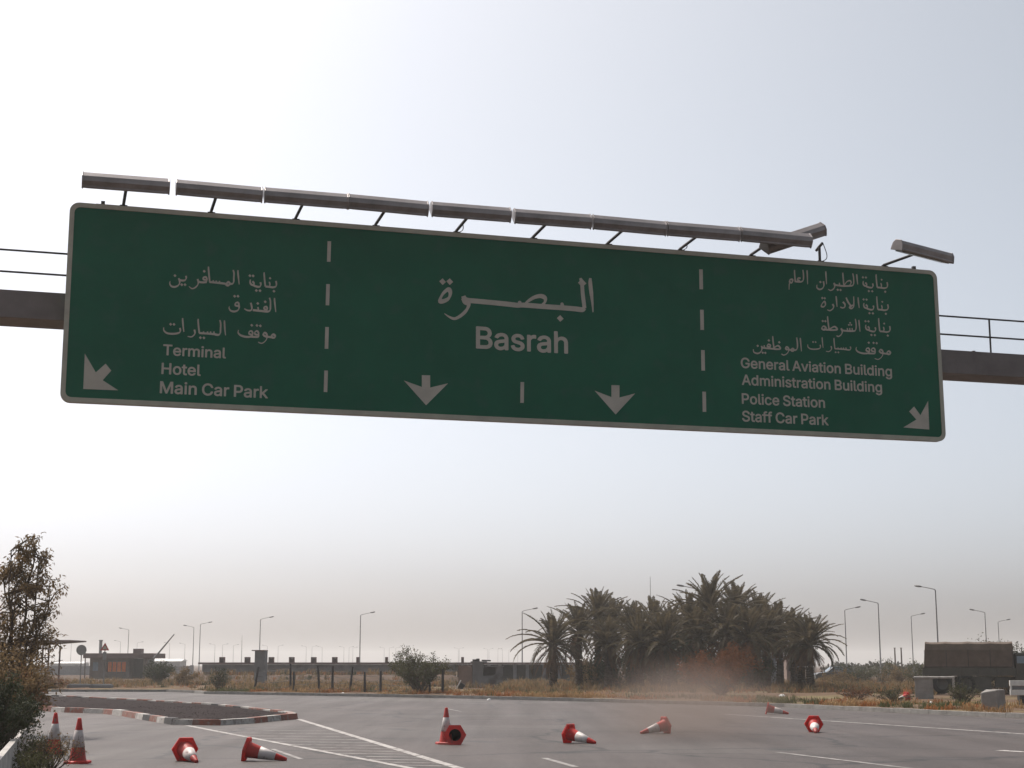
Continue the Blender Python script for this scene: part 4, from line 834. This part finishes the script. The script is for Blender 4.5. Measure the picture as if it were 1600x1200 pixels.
xc = L + .03
m = MB(); P = [(xc, .75), (xc + 1.95, .75), (xc + 2.1, 1.45), (xc + 1.75, z_(1020)), (xc + .05, z_(1020))]
m.prism(P, -W_ + .05, -.05, Matrix(((1, 0, 0, 0), (0, 0, -1, 0), (0, 1, 0, 0), (0, 0, 0, 1)))); m.build('cab', 'army_green', tk, .05)
m = MB(); wbox(m, xc + .08, xc + .62, z_(1036.5), z_(1025), .0, .05); w = m.build('window', 'window_glass', tk); m = MB()
wbox(m, xc + .02, xc + .08, z_(1037), z_(1024), -.02, .06); wbox(m, xc + .62, xc + .7, z_(1037), z_(1024), -.02, .06); wbox(m, xc + .08, xc + .62, z_(1025), z_(1024), -.02, .06); m.build('frame', 'dark_opening', w)
m = MB(); wbox(m, xc + .75, xc + 1.65, z_(1036.5), z_(1025), .02, .05); m.build('window', 'window_glass', tk)
def wheel(x, y):
    m = MB(); Mw = Matrix.Translation((x, y, .52)) @ Matrix.Rotation(R(90), 4, 'X')
    m.lathe([(.3, -.15), (.47, -.15), (.52, -.1), (.52, .1), (.47, .15), (.3, .15)], 22, True, Mw); t = m.build('wheel', 'tyre', tk)
    m = MB(); m.lathe([(.3, -.12), (.12, -.02), (.0, -.02)], 16, True, Mw @ Matrix.Rotation(math.pi, 4, 'X')); m.lathe([(.3, -.12), (.12, -.02), (.0, -.02)], 16, True, Mw); m.build('rim', 'rim', t)
for x in (.95, 2.15, xc + 1.0): wheel(x, .2); wheel(x, W_ - .2)
m = MB(); wbox(m, xc + .3, xc + 1.7, 1.1, 1.18, -.08, .4); m.build('mudguard', 'army_green', tk)

Yk = 71.5; u = Yk / FPX; zk = lambda py: zat(py, Yk) - .1
cu = thing('culvert_portal', 'weathered concrete culvert frame with a wide left side and a slim right leg', 'culvert', (xat(1428, Yk), Yk, .1), R(-15))
m = MB(); wbox(m, 0, 27 * u, 0, zk(1060), 0, 1.0); m.build('side_wall', 'block_concrete', cu, .015)
m = MB(); wbox(m, -1.5 * u, 59.5 * u, zk(1060) + .002, zk(1057), -.04, 1.0); m.build('top_slab', 'kerb_white', cu, .015)
m = MB(); wbox(m, 56 * u, 59 * u, 0, zk(1060), 0, 1.0); m.build('leg', 'kerb_white', cu, .012)
Ybk = 54.5; u = Ybk / FPX; zk = lambda py: zat(py, Ybk) - .08
bl = MB(); hgt = zk(1077.5)
bl.prism([(0, 0), (24 * u, -.16), (45 * u, .42), (18 * u, .75)], 0, hgt)
for i, v in enumerate(bl.v):
    if v[2] > .1: bl.v[i] = (v[0] * .97 + .02, v[1], v[2] - (.1 if v[0] < .2 else 0))
tag(bl.build('concrete_block', 'block_concrete', None, .04, (xat(1529, Ybk), Ybk, .08)), 'chipped square concrete block at the kerb in front of the army truck', 'block')
Yw = 60; u = Yw / FPX; zk = lambda py: zat(py, Yw) - .1
wb = thing('white_barrier', 'white two-rail barrier board on dark feet, in front of the truck cab', 'barrier', (xat(1576, Yw), Yw, .1))
for a, b in ((1071.5, 1063), (1086, 1078)):
    m = MB(); wbox(m, 0, 2.2, zk(a), zk(b), 0, .06); rl = m.build('rail', 'white_board', wb, .01)
m = MB(); wbox(m, .05, 2.1, zk(1077.5), zk(1072), .03, .07); m.build('panel', 'grey_render', wb)
m = MB(); wbox(m, 0, .07, zk(1086), zk(1063), -.03, -.002); m.build('end_post', 'white_board', wb)
for x in (.35, 1.8): m = MB(); wbox(m, x, x + .28, -.1, zk(1086.5), .0, .3); m.build('foot', 'bracket_dark', wb)

YC = 132; u = YC / FPX
def hut(x0, x1, top, lab, wall_, Y, trim='plastic_white'):
    u = Y / FPX; o = thing('site_cabin', lab, 'cabin', (xat(x0, Y), Y, 0)); w = (x1 - x0) * u; z = zat(top, Y)
    m = MB(); wbox(m, 0, w, 0, z - .1, 0, 2.4); m.build('wall', wall_, o)
    m = MB(); wbox(m, -.1, w + .1, z - .1, z, -.12, 2.5); m.build('roof', 'roof_brown', o)
    m = MB(); wbox(m, w * .55, w * .8, .1, z * .85, -.03, 0); m.build('door', trim, o)
    m = MB(); wbox(m, w * .1, w * .4, z * .45, z * .8, -.03, 0); m.build('window', 'dark_opening', o); return o
hut(1198, 1224, 1022, 'grey site cabin with a white door showing between the right palm trunks', 'grey_render', 128)
hut(1229, 1256, 1024.5, 'dark brown site cabin behind the rightmost palms', 'brown_render', 138, 'grey_render')
Yv = 142; u = Yv / FPX
car = thing('parked_car', 'dark parked car with a sun glint on its windscreen, under the rightmost palm', 'car', (xat(1274, Yv), Yv, 0))
m = MB(); Mx = Matrix(((1, 0, 0, 0), (0, 0, 1, 0), (0, 1, 0, 0), (0, 0, 0, 1)))
m.prism([(0, .3), (0, .75), (.25, .9), (1.0, .95), (3.4, .98), (4.3, .85), (4.35, .35)][::-1], 0, 1.7, Mx); m.build('body', 'car_paint', car, .06)
m = MB(); m.prism([(1.0, .95), (1.65, 1.45), (2.9, 1.47), (3.5, .97)][::-1], .12, 1.58, Mx); m.build('cabin', 'car_paint', car, .05)
m = MB(); m.add([(1.02, .2, .97), (1.02, 1.5, .97), (1.6, 1.42, 1.43), (1.6, .28, 1.43)], [(0, 1, 2, 3)]); m.v = [(x - .02, y, z + .02) for x, y, z in m.v]; m.build('windscreen', 'window_glass', car)
m = MB(); m.prism([(1.3, 1.0), (1.75, 1.38), (2.8, 1.4), (3.2, 1.0)][::-1], .105, .118, Mx); m.build('window', 'window_glass', car)
for x in (.85, 3.5):
    for y in (.05, 1.65): m = MB(); m.lathe([(.0, -.1), (.2, -.1), (.31, -.08), (.31, .08), (.2, .1), (0, .1)], 16, True, Matrix.Translation((x, y, .31)) @ Matrix.Rotation(R(90), 4, 'X')); m.build('wheel', 'tyre', car)

# low barrier beside the road on the left
gl = thing('guardrail', 'low white road barrier slanting away on the left beneath the dense shrubs', 'barrier', (0, 0, 0))
a, b = Vector((-9.05, 29.8, 0)), Vector((-4.9, 14.5, 0)); d = (b - a).normalized(); s = Vector((-d.y, d.x, 0))
m = MB(); n_ = 10
sec = [(.16, 0), (.16, .1), (.06, .2), (.045, .5), (-.045, .5), (-.06, .2), (-.16, .1), (-.16, 0)]
vs = [a.lerp(b, i / n_) + s * o + Vector((0, 0, z)) for i in range(n_ + 1) for o, z in sec]; ns = len(sec)
m.add(vs, [(i * ns + k, (i + 1) * ns + k, (i + 1) * ns + (k + 1) % ns, i * ns + (k + 1) % ns) for i in range(n_) for k in range(ns)])
m.add(vs[:ns], [tuple(range(ns))]); m.add(vs[-ns:], [tuple(range(ns))]); m.build('barrier_wall', 'kerb_white', gl)
# ------------------------------------------------------------------ plants
def leafquad(mb, c, d, n, l, w):
    s = d.cross(n); s = s.normalized() * w / 2 if s.length > 1e-4 else Vector((w / 2, 0, 0))
    mb.add([c, c + d * l * .45 + s, c + d * l, c + d * l * .45 - s], [(0, 1, 2, 3)])
def rvec(r): 
    while 1:
        v = Vector((r.uniform(-1, 1), r.uniform(-1, 1), r.uniform(-1, 1)))
        if .05 < v.length < 1: return v.normalized()
def frond(mb, az, el, L, droop, r, nl=30, lw=.07, ll=.42):
    p = Vector((0, 0, 0)); pts = [p.copy()]; dirs = []; N = 12
    for i in range(N):
        e = el - droop * (i / N) ** 1.3; d = Vector((math.cos(az) * math.cos(e), math.sin(az) * math.cos(e), math.sin(e))); p = p + d * L / N; pts.append(p.copy()); dirs.append(d)
    dirs.append(dirs[-1])
    up = Vector((0, 0, 1)); o = len(mb.v)
    for i in range(N):                             # rachis, a thin three-sided rib
        d = dirs[i]; s = d.cross(up).normalized(); w0 = .045 * (1 - i / N) + .008; w1 = .045 * (1 - (i + 1) / N) + .008; q = s.cross(d)
        a = [pts[i] + s * w0, pts[i] - s * w0, pts[i] - q * w0]; b = [pts[i + 1] + s * w1, pts[i + 1] - s * w1, pts[i + 1] - q * w1]
        mb.add(a + b, [(0, 1, 4, 3), (1, 2, 5, 4), (2, 0, 3, 5)])
    for k in range(nl):
        t = .14 + .86 * k / (nl - 1); f = t * N; i = min(int(f), N - 1); c = pts[i].lerp(pts[i + 1], f - i); d = dirs[i]; s = d.cross(up).normalized(); q = s.cross(d)
        l = ll * (math.sin(math.pi * min(1, t * .85 + .12)) ** .6) * r.uniform(.8, 1.1)
        for sg in (-1, 1):
            dd = (d * r.uniform(.8, 1.1) + s * sg * .7 + q * r.uniform(.15, .45) - up * .12).normalized(); nn = (q + s * sg * .6).normalized()
            sd = dd.cross(nn).normalized() * lw / 2
            mb.add([c - sd * .5, c + dd * l * .4 - sd, c + dd * l - up * .06, c + dd * l * .4 + sd], [(0, 1, 2, 3)])
def palm_crown(seed, nf=44, L=2.6):
    r = random.Random(seed); g = MB(); dd = MB()
    for k in range(nf):
        f = (k + .5) / nf; az = k * 2.39996 + r.uniform(-.25, .25); el = R(86 - 96 * f ** 1.25 + r.uniform(-7, 7)); 
        frond(g, az, el, L * r.uniform(.82, 1.08) * (.85 + .2 * min(1, f * 2)), R(24 + 72 * f + r.uniform(-12, 12)), r)
    for k in range(24):
        frond(dd, r.uniform(0, 6.28), R(r.uniform(-70, -25)), L * r.uniform(.55, .85), R(r.uniform(10, 35)), r, 14, .05, .35)
    return g, dd
CR = []
for sd in (1, 2, 3):
    g_, d_ = palm_crown(sd); CR.append((g_.build('crown', 'palm_leaf').data, d_.build('dead_fronds', 'palm_dead').data))
for o in [o for o in bpy.data.objects if o.name.startswith(('crown', 'dead_fronds')) and o.parent is None]: bpy.data.objects.remove(o)
tr = MB(); pts = []; rs = []
for i in range(40): t = i / 39; pts.append((.04 * math.sin(t * 3), 0, t)); rs.append(.27 * (1 - .28 * t) * (1.12 if i % 2 else .94) + (.08 * (1 - t / .1) if t < .1 else 0) + (.1 * (t - .85) / .15 if t > .85 else 0))
tr.tube(pts, rs, 10, False); TRM = tr.build('trunk', 'palm_trunk'); TRD = TRM.data; bpy.data.objects.remove(TRM)
pr = random.Random(77)
def palm(px, cy, Y, label, sc=1.0, seed=None):
    cy += 6; h = zat(cy, Y); o = thing('palm_tree', label, 'palm', (xat(px, Y), Y, .05), pr.uniform(0, 6.28), 'date palms in the grove')
    t = bpy.data.objects.new('trunk', TRD); COL.objects.link(t); t.parent = o; t.scale = (1, 1, h)
    cm, dm = CR[pr.randrange(3)] if seed is None else CR[seed]
    for nm, d in (('crown', cm), ('dead_fronds', dm)):
        c = bpy.data.objects.new(nm, d); COL.objects.link(c); c.parent = o; c.location = (.0, 0, h); c.rotation_euler = (R(pr.uniform(-6, 6)), R(pr.uniform(-6, 6)), pr.uniform(0, 6)); c.scale = (sc * 1.06, sc * 1.06, sc * 1.0)
    return o
palm(864, 1003, 100, 'leftmost palm of the grove, standing clear with long arching fronds', 1.0, 0)
palm(905, 984, 104, 'palm second from the left of the grove, its crown merging with the next', .95)
palm(934, 966, 108, 'tall palm left of centre with stiff upright fronds, its crown highest of the left half', 1.05)
palm(958, 977, 112, 'palm tucked right of the tall left-half palm, crown slightly lower', 1.0)
palm(987, 984, 103, 'palm in the middle of the grove, its crown in a shallow dip of the outline', .95)
palm(1022, 978, 108, 'palm beneath the thin bare mast in the middle of the grove', 1.0)
palm(1052, 982, 113, 'palm filling the dip left of the tallest palm', .9)
palm(1078, 968, 109, 'palm right up against the left side of the tallest palm', 1.0)
palm(1112, 950, 105, 'tallest palm of the grove, a broad crown above the rust coloured bush', 1.15)
palm(1152, 956, 109, 'second tallest palm, just right of the tallest one', 1.05)
palm(1186, 968, 112, 'palm where the grove outline starts stepping down to the right', 1.0)
palm(1198, 988, 101, 'shorter palm in front of the step of the outline on the right', .9)
palm(1218, 982, 106, 'palm above the grey site cabin', .95)
palm(1240, 990, 110, 'palm above the dark brown site cabin', .9)
palm(1252, 1003, 99, 'short palm next to the rightmost one, its trunk bare and thin', .8)
palm(1266, 1003, 97, 'rightmost palm of the grove with fronds hanging over the parked car', .9)
palm(950, 1002, 101, 'low palm at the front of the left half of the grove', .85)
palm(1000, 1002, 98, 'low palm at the front, in the middle of the grove', .95)
palm(1040, 1003, 97, 'low palm at the front, left of the rust coloured bush', .95)
palm(1092, 994, 98, 'low palm at the front, behind the left part of the rust coloured bush', 1.0)
palm(1136, 990, 97, 'low palm at the front, behind the right part of the rust coloured bush', 1.0)
palm(1170, 994, 96, 'low palm at the front, right of the rust coloured bush', .95)

def bush(name, label, cat, px, py, Y, w, h, nleaf, lsize, leafm, seed, stems=14, dens=.5, z0=.1, twigs=0, group=None, sx=0.0, stemr=.03, airy=1.0, topfade=1.0):
    """shrub or small tree: branching stems with leaves gathered along their outer twigs"""
    r = random.Random(seed); o = thing(name, label, cat, (xat(px, Y), Y, z0), 0, group)
    st = MB(); lf = MB(); ends = []
    for k in range(stems):
        az = r.uniform(0, 6.28); sp = r.uniform(.15, 1) ** .7; tip = Vector((math.cos(az) * sp * w / 2 + sx * h, math.sin(az) * sp * w / 2, h * (1 - .45 * sp ** 2) * r.uniform(.7, 1.0)))
        base = Vector((r.uniform(-.05, .05) * w, r.uniform(-.05, .05) * w, 0)); mid = base.lerp(tip, .5) + Vector((r.uniform(-.1, .1) * w, r.uniform(-.1, .1) * w, r.uniform(0, .12) * h))
        P = catmull([base, base.lerp(mid, .5), mid, mid.lerp(tip, .55), tip], 3); st.tube(P, [stemr * (1 - .85 * i / (len(P) - 1)) for i in range(len(P))], 5)
        ends.append(P)
        for q in range(5 + twigs):
            i = r.randrange(len(P) // 3, len(P)); d = (rvec(r) + (P[i] - base).normalized() * .8 + Vector((0, 0, .3))).normalized(); l = r.uniform(.12, .32) * (w + h) / 2 * .6
            pp = [P[i], P[i] + d * l * .5 + rvec(r) * l * .1, P[i] + d * l]; st.tube(pp, [stemr * .35, stemr * .25, stemr * .1], 4); ends.append(catmull(pp, 3))
    wts = [len(e) for e in ends]
    for k in range(nleaf):
        e = ends[r.randrange(len(ends))]; f = r.random() ** .6; i = min(len(e) - 1, int(f * len(e))); p = e[i] + rvec(r) * lsize * r.uniform(.2, 2.2) * airy
        if p.z < .02: p.z = .02 + r.random() * .1
        d = (rvec(r) + Vector((0, 0, r.uniform(-.5, .4)))).normalized(); leafquad(lf, p, d, rvec(r), lsize * r.uniform(.6, 1.3), lsize * r.uniform(.35, .6))
    st.build('stems', 'twig', o); lf.build('foliage', leafm, o); return o
bush('leafy_bush', 'round olive green bush with wispy top twigs standing alone at the far kerb', 'bush', 656, 1084, 84, 3.3, 2.45, 7000, .1, 'leaf_olive', 5, 30, twigs=7, stemr=.04)
bush('dry_bush', 'large rust coloured dry bush in front of the palm grove', 'bush', 1128, 1080, 80, 4.3, 2.45, 9000, .11, 'leaf_rust', 6, 34, twigs=5)
bush('green_bush', 'dark green bush at the right corner of the checkpoint booth', 'bush', 248, 1070, 128, 2.9, 1.75, 4200, .14, 'leaf_dark', 7, 20)
bush('brown_bush', 'brown half dead bush right of the dark green bush by the booth', 'bush', 284, 1073, 118, 2.4, 1.3, 2400, .12, 'leaf_brown', 8, 16)
bush('dead_bush', 'dark tangled dead bush at the left end of the far kerb', 'bush', 345, 1080, 93, 1.5, 1.35, 1100, .09, 'leaf_dark', 9, 26, twigs=7, stemr=.02)
bush('tall_bush', 'bushy green tree top showing above the army truck', 'tree', 1546, 1075, 112, 4.2, 3.6, 3200, .16, 'leaf_olive', 10, 26, z0=0)
bush('tall_bush', 'dark green tree behind the truck cab at the right edge', 'tree', 1600, 1075, 110, 3.5, 3.1, 2600, .16, 'leaf_dark', 11, 22, z0=0)
bush('roadside_weed', 'pale green weed clump between the culvert frame and the concrete block', 'weed', 1503, 1106, 62, 1.4, .95, 1100, .07, 'leaf_olive', 12, 26)
bush('roadside_weed', 'olive weed clump on the verge left of the culvert frame', 'weed', 1392, 1100, 66, 1.7, .6, 800, .07, 'leaf_olive', 13, 24)
bush('roadside_weed', 'rusty weed clump on the verge below the parked car', 'weed', 1340, 1094, 70, 1.9, .55, 800, .07, 'leaf_rust', 14, 24)
for i, (px, Y, w, h, mt, lab) in enumerate(((1330, 130, 4.2, 1.7, 'leaf_dark', 'low dark scrub bush at the foot of the shorter lamp right of the palms'), (1372, 128, 4.6, 2.0, 'leaf_olive', 'olive scrub bush at the foot of the taller lamp right of the palms'), (1405, 125, 3.6, 1.5, 'leaf_brown', 'brown scrub bush below the two bare poles'), (1432, 124, 3.0, 1.9, 'leaf_olive', 'olive scrub bush against the rear of the army truck'), (1310, 124, 2.6, 1.2, 'leaf_brown', 'small brown scrub bush right of the parked car'))):
    bush('scrub_bush', lab, 'bush', px, 1060, Y, w, h, 1500, .13, mt, 20 + i, 22, z0=0)
for px, w, h, mt, lab in ((1462, 2.6, 1.0, 'leaf_dark', 'dark scrub under the rear of the army truck'), (1520, 3.4, 1.1, 'leaf_dark', 'dark scrub under the middle of the army truck'), (1572, 2.6, 1.2, 'leaf_brown', 'brown scrub under the front of the cargo bed')):
    bush('scrub_bush', lab, 'bush', px, 1080, 89, w, h, 2200, .12, mt, px, 22, z0=0)
for i, (px, Y, w, h, mt, lab) in enumerate(((78, 100, 2.4, 1.0, 'leaf_rust', 'rusty low bush by the left canopy post'), (60, 92, 2.6, 1.3, 'leaf_brown', 'brown low bush left of the round sign, under the canopy'), (30, 88, 3.0, 1.9, 'leaf_brown', 'brown bush behind the tall leafy tree'))):
    bush('scrub_bush', lab, 'bush', px, 1075, Y, w, h, 1300, .11, mt, 30 + i, 22, z0=0)
for i, (px, Y, w, h, mt, lab) in enumerate(((925, 106, 3.5, 2.0, 'leaf_brown', 'brown undergrowth at the foot of the second and third palm from left'), (965, 104, 5.0, 2.7, 'leaf_dark', 'dark undergrowth filling the left half of the palm grove'), (1030, 104, 5.0, 3.1, 'leaf_dark', 'dark undergrowth between palm trunks left of the rust coloured bush'), (1090, 103, 5.0, 3.5, 'leaf_dark', 'dark undergrowth behind the left half of the rust coloured bush'), (1150, 103, 5.0, 3.5, 'leaf_brown', 'brown undergrowth behind the right half of the rust coloured bush'), (1185, 101, 3.0, 2.2, 'leaf_dark', 'dark undergrowth left of the grey site cabin'))):
    bush('grove_undergrowth', lab, 'bush', px, 1070, Y, w, h, 4200, .17, mt, 60 + i, 26, z0=0, group='undergrowth in the palm grove')
# dense shrubs at the left edge
bush('roadside_shrub', 'tall brown green shrub at the left edge under the leafy tree', 'shrub', 12, 1120, 33, 1.5, 2.15, 5200, .075, 'leaf_brown', 41, 26, twigs=4, stemr=.02)
bush('roadside_shrub', 'rusty brown shrub at the foot of the tall leafy tree, beside the gravel island', 'shrub', 38, 1120, 35, 1.1, 1.5, 3200, .07, 'leaf_rust', 42, 22, twigs=4, stemr=.018)
bush('roadside_shrub', 'dense dark green shrub behind the low white barrier', 'shrub', -4, 1170, 25, 1.3, 1.45, 6500, .06, 'leaf_dark', 43, 30, twigs=4, stemr=.016)
bush('roadside_shrub', 'dark shrub hugging the far end of the low white barrier', 'shrub', 24, 1150, 30.5, 1.05, 1.1, 4200, .06, 'leaf_dark', 44, 26, twigs=4, stemr=.016)
bush('roadside_weed', 'tangled olive weeds in front of the low white barrier', 'weed', 62, 1190, 25.2, .75, .62, 1700, .042, 'leaf_olive', 45, 26, twigs=6, z0=0, stemr=.009)
bush('roadside_weed', 'dry brown weeds with long bare twigs reaching over the road by the cones', 'weed', 88, 1197, 24.6, 1.0, .62, 700, .04, 'leaf_brown', 46, 30, twigs=7, z0=0, sx=.12, stemr=.009)
bush('roadside_weed', 'low yellow green weeds at the bottom left corner', 'weed', 48, 1205, 23.2, .9, .42, 1700, .04, 'leaf_olive', 47, 26, twigs=5, z0=0, stemr=.009)

# tall leafy tree at the left edge
def leafy_tree():
    Y = 38.0; r = random.Random(15); o = thing('leafy_tree', 'tall slender tree with drooping olive brown leaves at the left edge', 'tree', (xat(30, Y), Y, 0))
    H = zat(838, Y); tk = MB(); lf = MB(); tips = []; s = Y / FPX
    # crown outline: half-widths around the axis at heights (photograph rows)
    def env(z):
        t = z / H; return max(.1, (.30 + 3.1 * (1 - t)) if t > .8 else .92 if t > .6 else .92 + .25 * (.6 - t)) * .95
    def limb(p, tip, rad, k=6):
        P = [p.lerp(tip, i / k) + (rvec(r) * .05 * (p - tip).length * .5 if 0 < i < k else Vector()) + Vector((0, 0, .06 * (p - tip).length * math.sin(math.pi * i / k))) for i in range(k + 1)]
        P = catmull(P, 2); tk.tube(P, [rad * (1 - .75 * i / (len(P) - 1)) + .003 for i in range(len(P))], 6); return P
    mains = []
    for k, (dx, hh) in enumerate(((-.55, .78), (-.2, .92), (.12, .97), (.42, .88), (.62, .7), (-.75, .6))):
        b = Vector((r.uniform(-.2, .25), r.uniform(-.25, .25), 0)); mains.append(limb(b, Vector((dx, r.uniform(-.5, .5), H * hh)), .045, 7))
    for k in range(150):
        P = mains[r.randrange(len(mains))]; i = r.randrange(int(len(P) * .25), len(P)); p = P[i]; z = min(H, p.z + r.uniform(.1, .7)); a = r.uniform(0, 6.28); w = env(z) * r.uniform(.35, 1.0) ** .6
        t = Vector((.2 + w * math.cos(a), w * math.sin(a), z)); 
        if (t - p).length > 1.3: t = p + (t - p).normalized() * 1.3
        Q = limb(p, t, .014, 4); tips.append(Q)
    for P in tips:
        n = r.choice((12, 20, 30, 42))
        for k in range(n):
            p = P[r.randrange(len(P) // 3, len(P))] + rvec(r) * .1
            d = (Vector((0, 0, -1)) * r.uniform(.3, 1) + rvec(r) * .7).normalized()
            for q in range(2): leafquad(lf, p + rvec(r) * .05, (d + rvec(r) * .4).normalized(), rvec(r), r.uniform(.08, .14), r.uniform(.025, .045))
    tk.build('trunk', 'bark', o); lf.build('crown', 'leaf_brown', o)
leafy_tree()

# dry grass and weeds on the verges: nobody could count them
def grass(name, m_, pts, hmin, hmax, seed, label, blades=14):
    r = random.Random(seed); mb = MB()
    for (x, y, z) in pts:
        hh = r.uniform(hmin, hmax)
        for b in range(blades):
            az = r.uniform(0, 6.28); d = Vector((math.cos(az), math.sin(az), 0)); l = r.uniform(.15, .75) * hh; h = hh * r.uniform(.5, 1); w = .012 + .018 * hh
            p = Vector((x + r.uniform(-.18, .18), y + r.uniform(-.18, .18), z - .03)); s = Vector((-d.y, d.x, 0)) * w
            q = p + d * l * .4 + Vector((0, 0, h * .7)); e = p + d * l + Vector((0, 0, h))
            mb.add([p - s, p + s, q + s * .7, q - s * .7], [(0, 1, 2, 3)]); mb.add([q - s * .7, q + s * .7, e], [(0, 1, 2)])
    o = mb.build(name, m_); tag(o, label, 'grass', kind='stuff'); return o
gr = random.Random(9); P1, P2, P3 = [], [], []
kpts = resample(KERB[4:], .35)
for k in range(5200):
    i = gr.randrange(len(kpts) - 1); w = .45 + abs(gr.gauss(0, 1)) * 3.2
    a, b = Vector(kpts[i]), Vector(kpts[i + 1]); t = (b - a).normalized(); p = a + Vector((-t.y, t.x)) * w
    if p.y < 25 or w > 16 or (abs(p.x - 17.0) < 1.0 and 50 < p.y < 55.2): continue
    nn = noise.noise(Vector((p.x * .35, p.y * .35, 0))); n2 = noise.noise(Vector((p.x * .22, p.y * .22, 9)))
    if nn < -.04: continue
    (P1 if n2 > .12 else P2 if n2 > -.16 else P3).append((p.x, p.y, .1))
grass('dry_grass', 'grass_tan', P1, .12, .42, 1, 'tan dry grass tufts along the verge')
grass('dry_grass', 'grass_rust', P2, .1, .36, 2, 'rust coloured dead grass along the verge')
grass('verge_weeds', 'grass_green', P3, .12, .4, 3, 'olive weeds scattered along the verge')
PF = []
for k in range(9000):                              # open ground between the kerb and the buildings
    Y = gr.uniform(86, 148); px = gr.uniform(60, 1460); x = xat(px, Y); nn = noise.noise(Vector((x * .12, Y * .12, 4)))
    if nn > -.18 and not (px < 300 and Y < 104): 
        ky = next((a[1] + (b[1] - a[1]) * (x - a[0]) / (b[0] - a[0]) for a, b in zip(KERB, KERB[1:]) if a[0] <= x < b[0]), 0)
        if Y > ky + 1.5 and not (xat(310, 150) < x < xat(920, 150) and Y > 146): PF.append((x, Y, .75 if 138 < Y < 146 and 310 < px < 715 else .4 if 134 < Y < 138 and 310 < px < 715 else .02))
grass('field_scrub', 'leaf_brown', PF[::2], .25, .75, 6, 'dry brown scrub over the open ground behind the fence', 10)
grass('field_scrub', 'grass_rust', PF[1::4], .2, .5, 7, 'rusty scrub over the open ground behind the fence', 10)
grass('field_scrub', 'leaf_dark', PF[3::4], .2, .6, 8, 'dark scrub over the open ground behind the fence', 10)
P4 = []
for k in range(900):
    t = gr.random(); a = Vector(LEFT[2]).lerp(Vector(LEFT[5]), t); p = a + Vector((-abs(gr.gauss(0, 1.2)) - .1, gr.uniform(-1, 1)))
    P4.append((p.x, p.y, 0))
grass('verge_weeds', 'grass_tan', P4, .08, .3, 4, 'short dry weeds along the left roadside', 9)
# low scrub line on the far right horizon: one mass
mb = MB(); r = random.Random(31)
for k in range(2600):
    Y = r.uniform(240, 330); px = r.uniform(1290, 1620); p = Vector((xat(px, Y), Y, 0)); hh = 1.2 + 1.1 * noise.noise(Vector((px * .05, 0, 1))) + r.uniform(0, .5); 
    for q in range(3):
        c = p + Vector((r.uniform(-.8, .8), r.uniform(-.8, .8), max(0.1, hh) * r.random())); leafquad(mb, c, rvec(r), rvec(r), .6, .4)
tag(mb.build('treeline', 'far_green'), 'hazy low line of scrub along the right horizon', 'scrub', kind='stuff')
# ------------------------------------------------------------------ dusty haze and brown smudge
def volume(name, mn, mx, col, dens, aniso=0.3):
    m = bpy.data.materials.new(name + '_air'); m.use_nodes = True; nt = m.node_tree
    for n_ in list(nt.nodes):
        if n_.type != 'OUTPUT_MATERIAL': nt.nodes.remove(n_)
    v = nt.nodes.new('ShaderNodeVolumePrincipled'); v.inputs['Color'].default_value = (*col, 1); v.inputs['Density'].default_value = dens; v.inputs['Anisotropy'].default_value = aniso
    nt.links.new(v.outputs[0], nt.nodes['Material Output'].inputs['Volume'])
    MATS[name + '_air'] = m
    mb = MB(); mb.box([(a + b) / 2 for a, b in zip(mn, mx)], [b - a for a, b in zip(mn, mx)]); o = mb.build(name, name + '_air'); return tag(o, kind='stuff'), v, nt
volume('haze', (-1600, -70, -1), (1600, 3100, 26), (.93, .92, .9), .00048, .35)

# brown smudge, a soft volume over the road in front of the palm grove
m = bpy.data.materials.new('dust_air'); m.use_nodes = True; nt = m.node_tree; nd = nt.nodes; lk = nt.links; MATS['dust_air'] = m
for n_ in list(nd):
    if n_.type != 'OUTPUT_MATERIAL': nd.remove(n_)
v = nd.new('ShaderNodeVolumePrincipled'); v.inputs['Color'].default_value = (.35, .285, .25, 1); v.inputs['Anisotropy'].default_value = .2
tc = nd.new('ShaderNodeTexCoord'); ln = nd.new('ShaderNodeVectorMath'); ln.operation = 'LENGTH'; lk.new(tc.outputs['Object'], ln.inputs[0])
mr = nd.new('ShaderNodeMapRange'); mr.inputs[1].default_value = 1; mr.inputs[2].default_value = .1; mr.inputs[3].default_value = 0; mr.inputs[4].default_value = 1; mr.interpolation_type = 'SMOOTHSTEP'; lk.new(ln.outputs['Value'], mr.inputs[0])
nz = nd.new('ShaderNodeTexNoise'); nz.inputs['Scale'].default_value = 1.6; nz.inputs['Detail'].default_value = 2; lk.new(tc.outputs['Object'], nz.inputs['Vector'])
m1 = nd.new('ShaderNodeMath'); m1.operation = 'MULTIPLY'; lk.new(mr.outputs[0], m1.inputs[0]); lk.new(nz.outputs['Fac'], m1.inputs[1])
m2 = nd.new('ShaderNodeMath'); m2.operation = 'MULTIPLY'; lk.new(m1.outputs[0], m2.inputs[0]); m2.inputs[1].default_value = .32; lk.new(m2.outputs[0], v.inputs['Density'])
lk.new(v.outputs[0], nd['Material Output'].inputs['Volume'])
bm = bmesh.new(); bmesh.ops.create_icosphere(bm, subdivisions=3, radius=1); me = bpy.data.meshes.new('brown_smudge'); bm.to_mesh(me); bm.free(); me.materials.append(m)
o = bpy.data.objects.new('brown_smudge', me); COL.objects.link(o); o.location = (4.3, 39.0, .6); o.scale = (2.9, 6.4, 1.45); tag(o, kind='stuff')
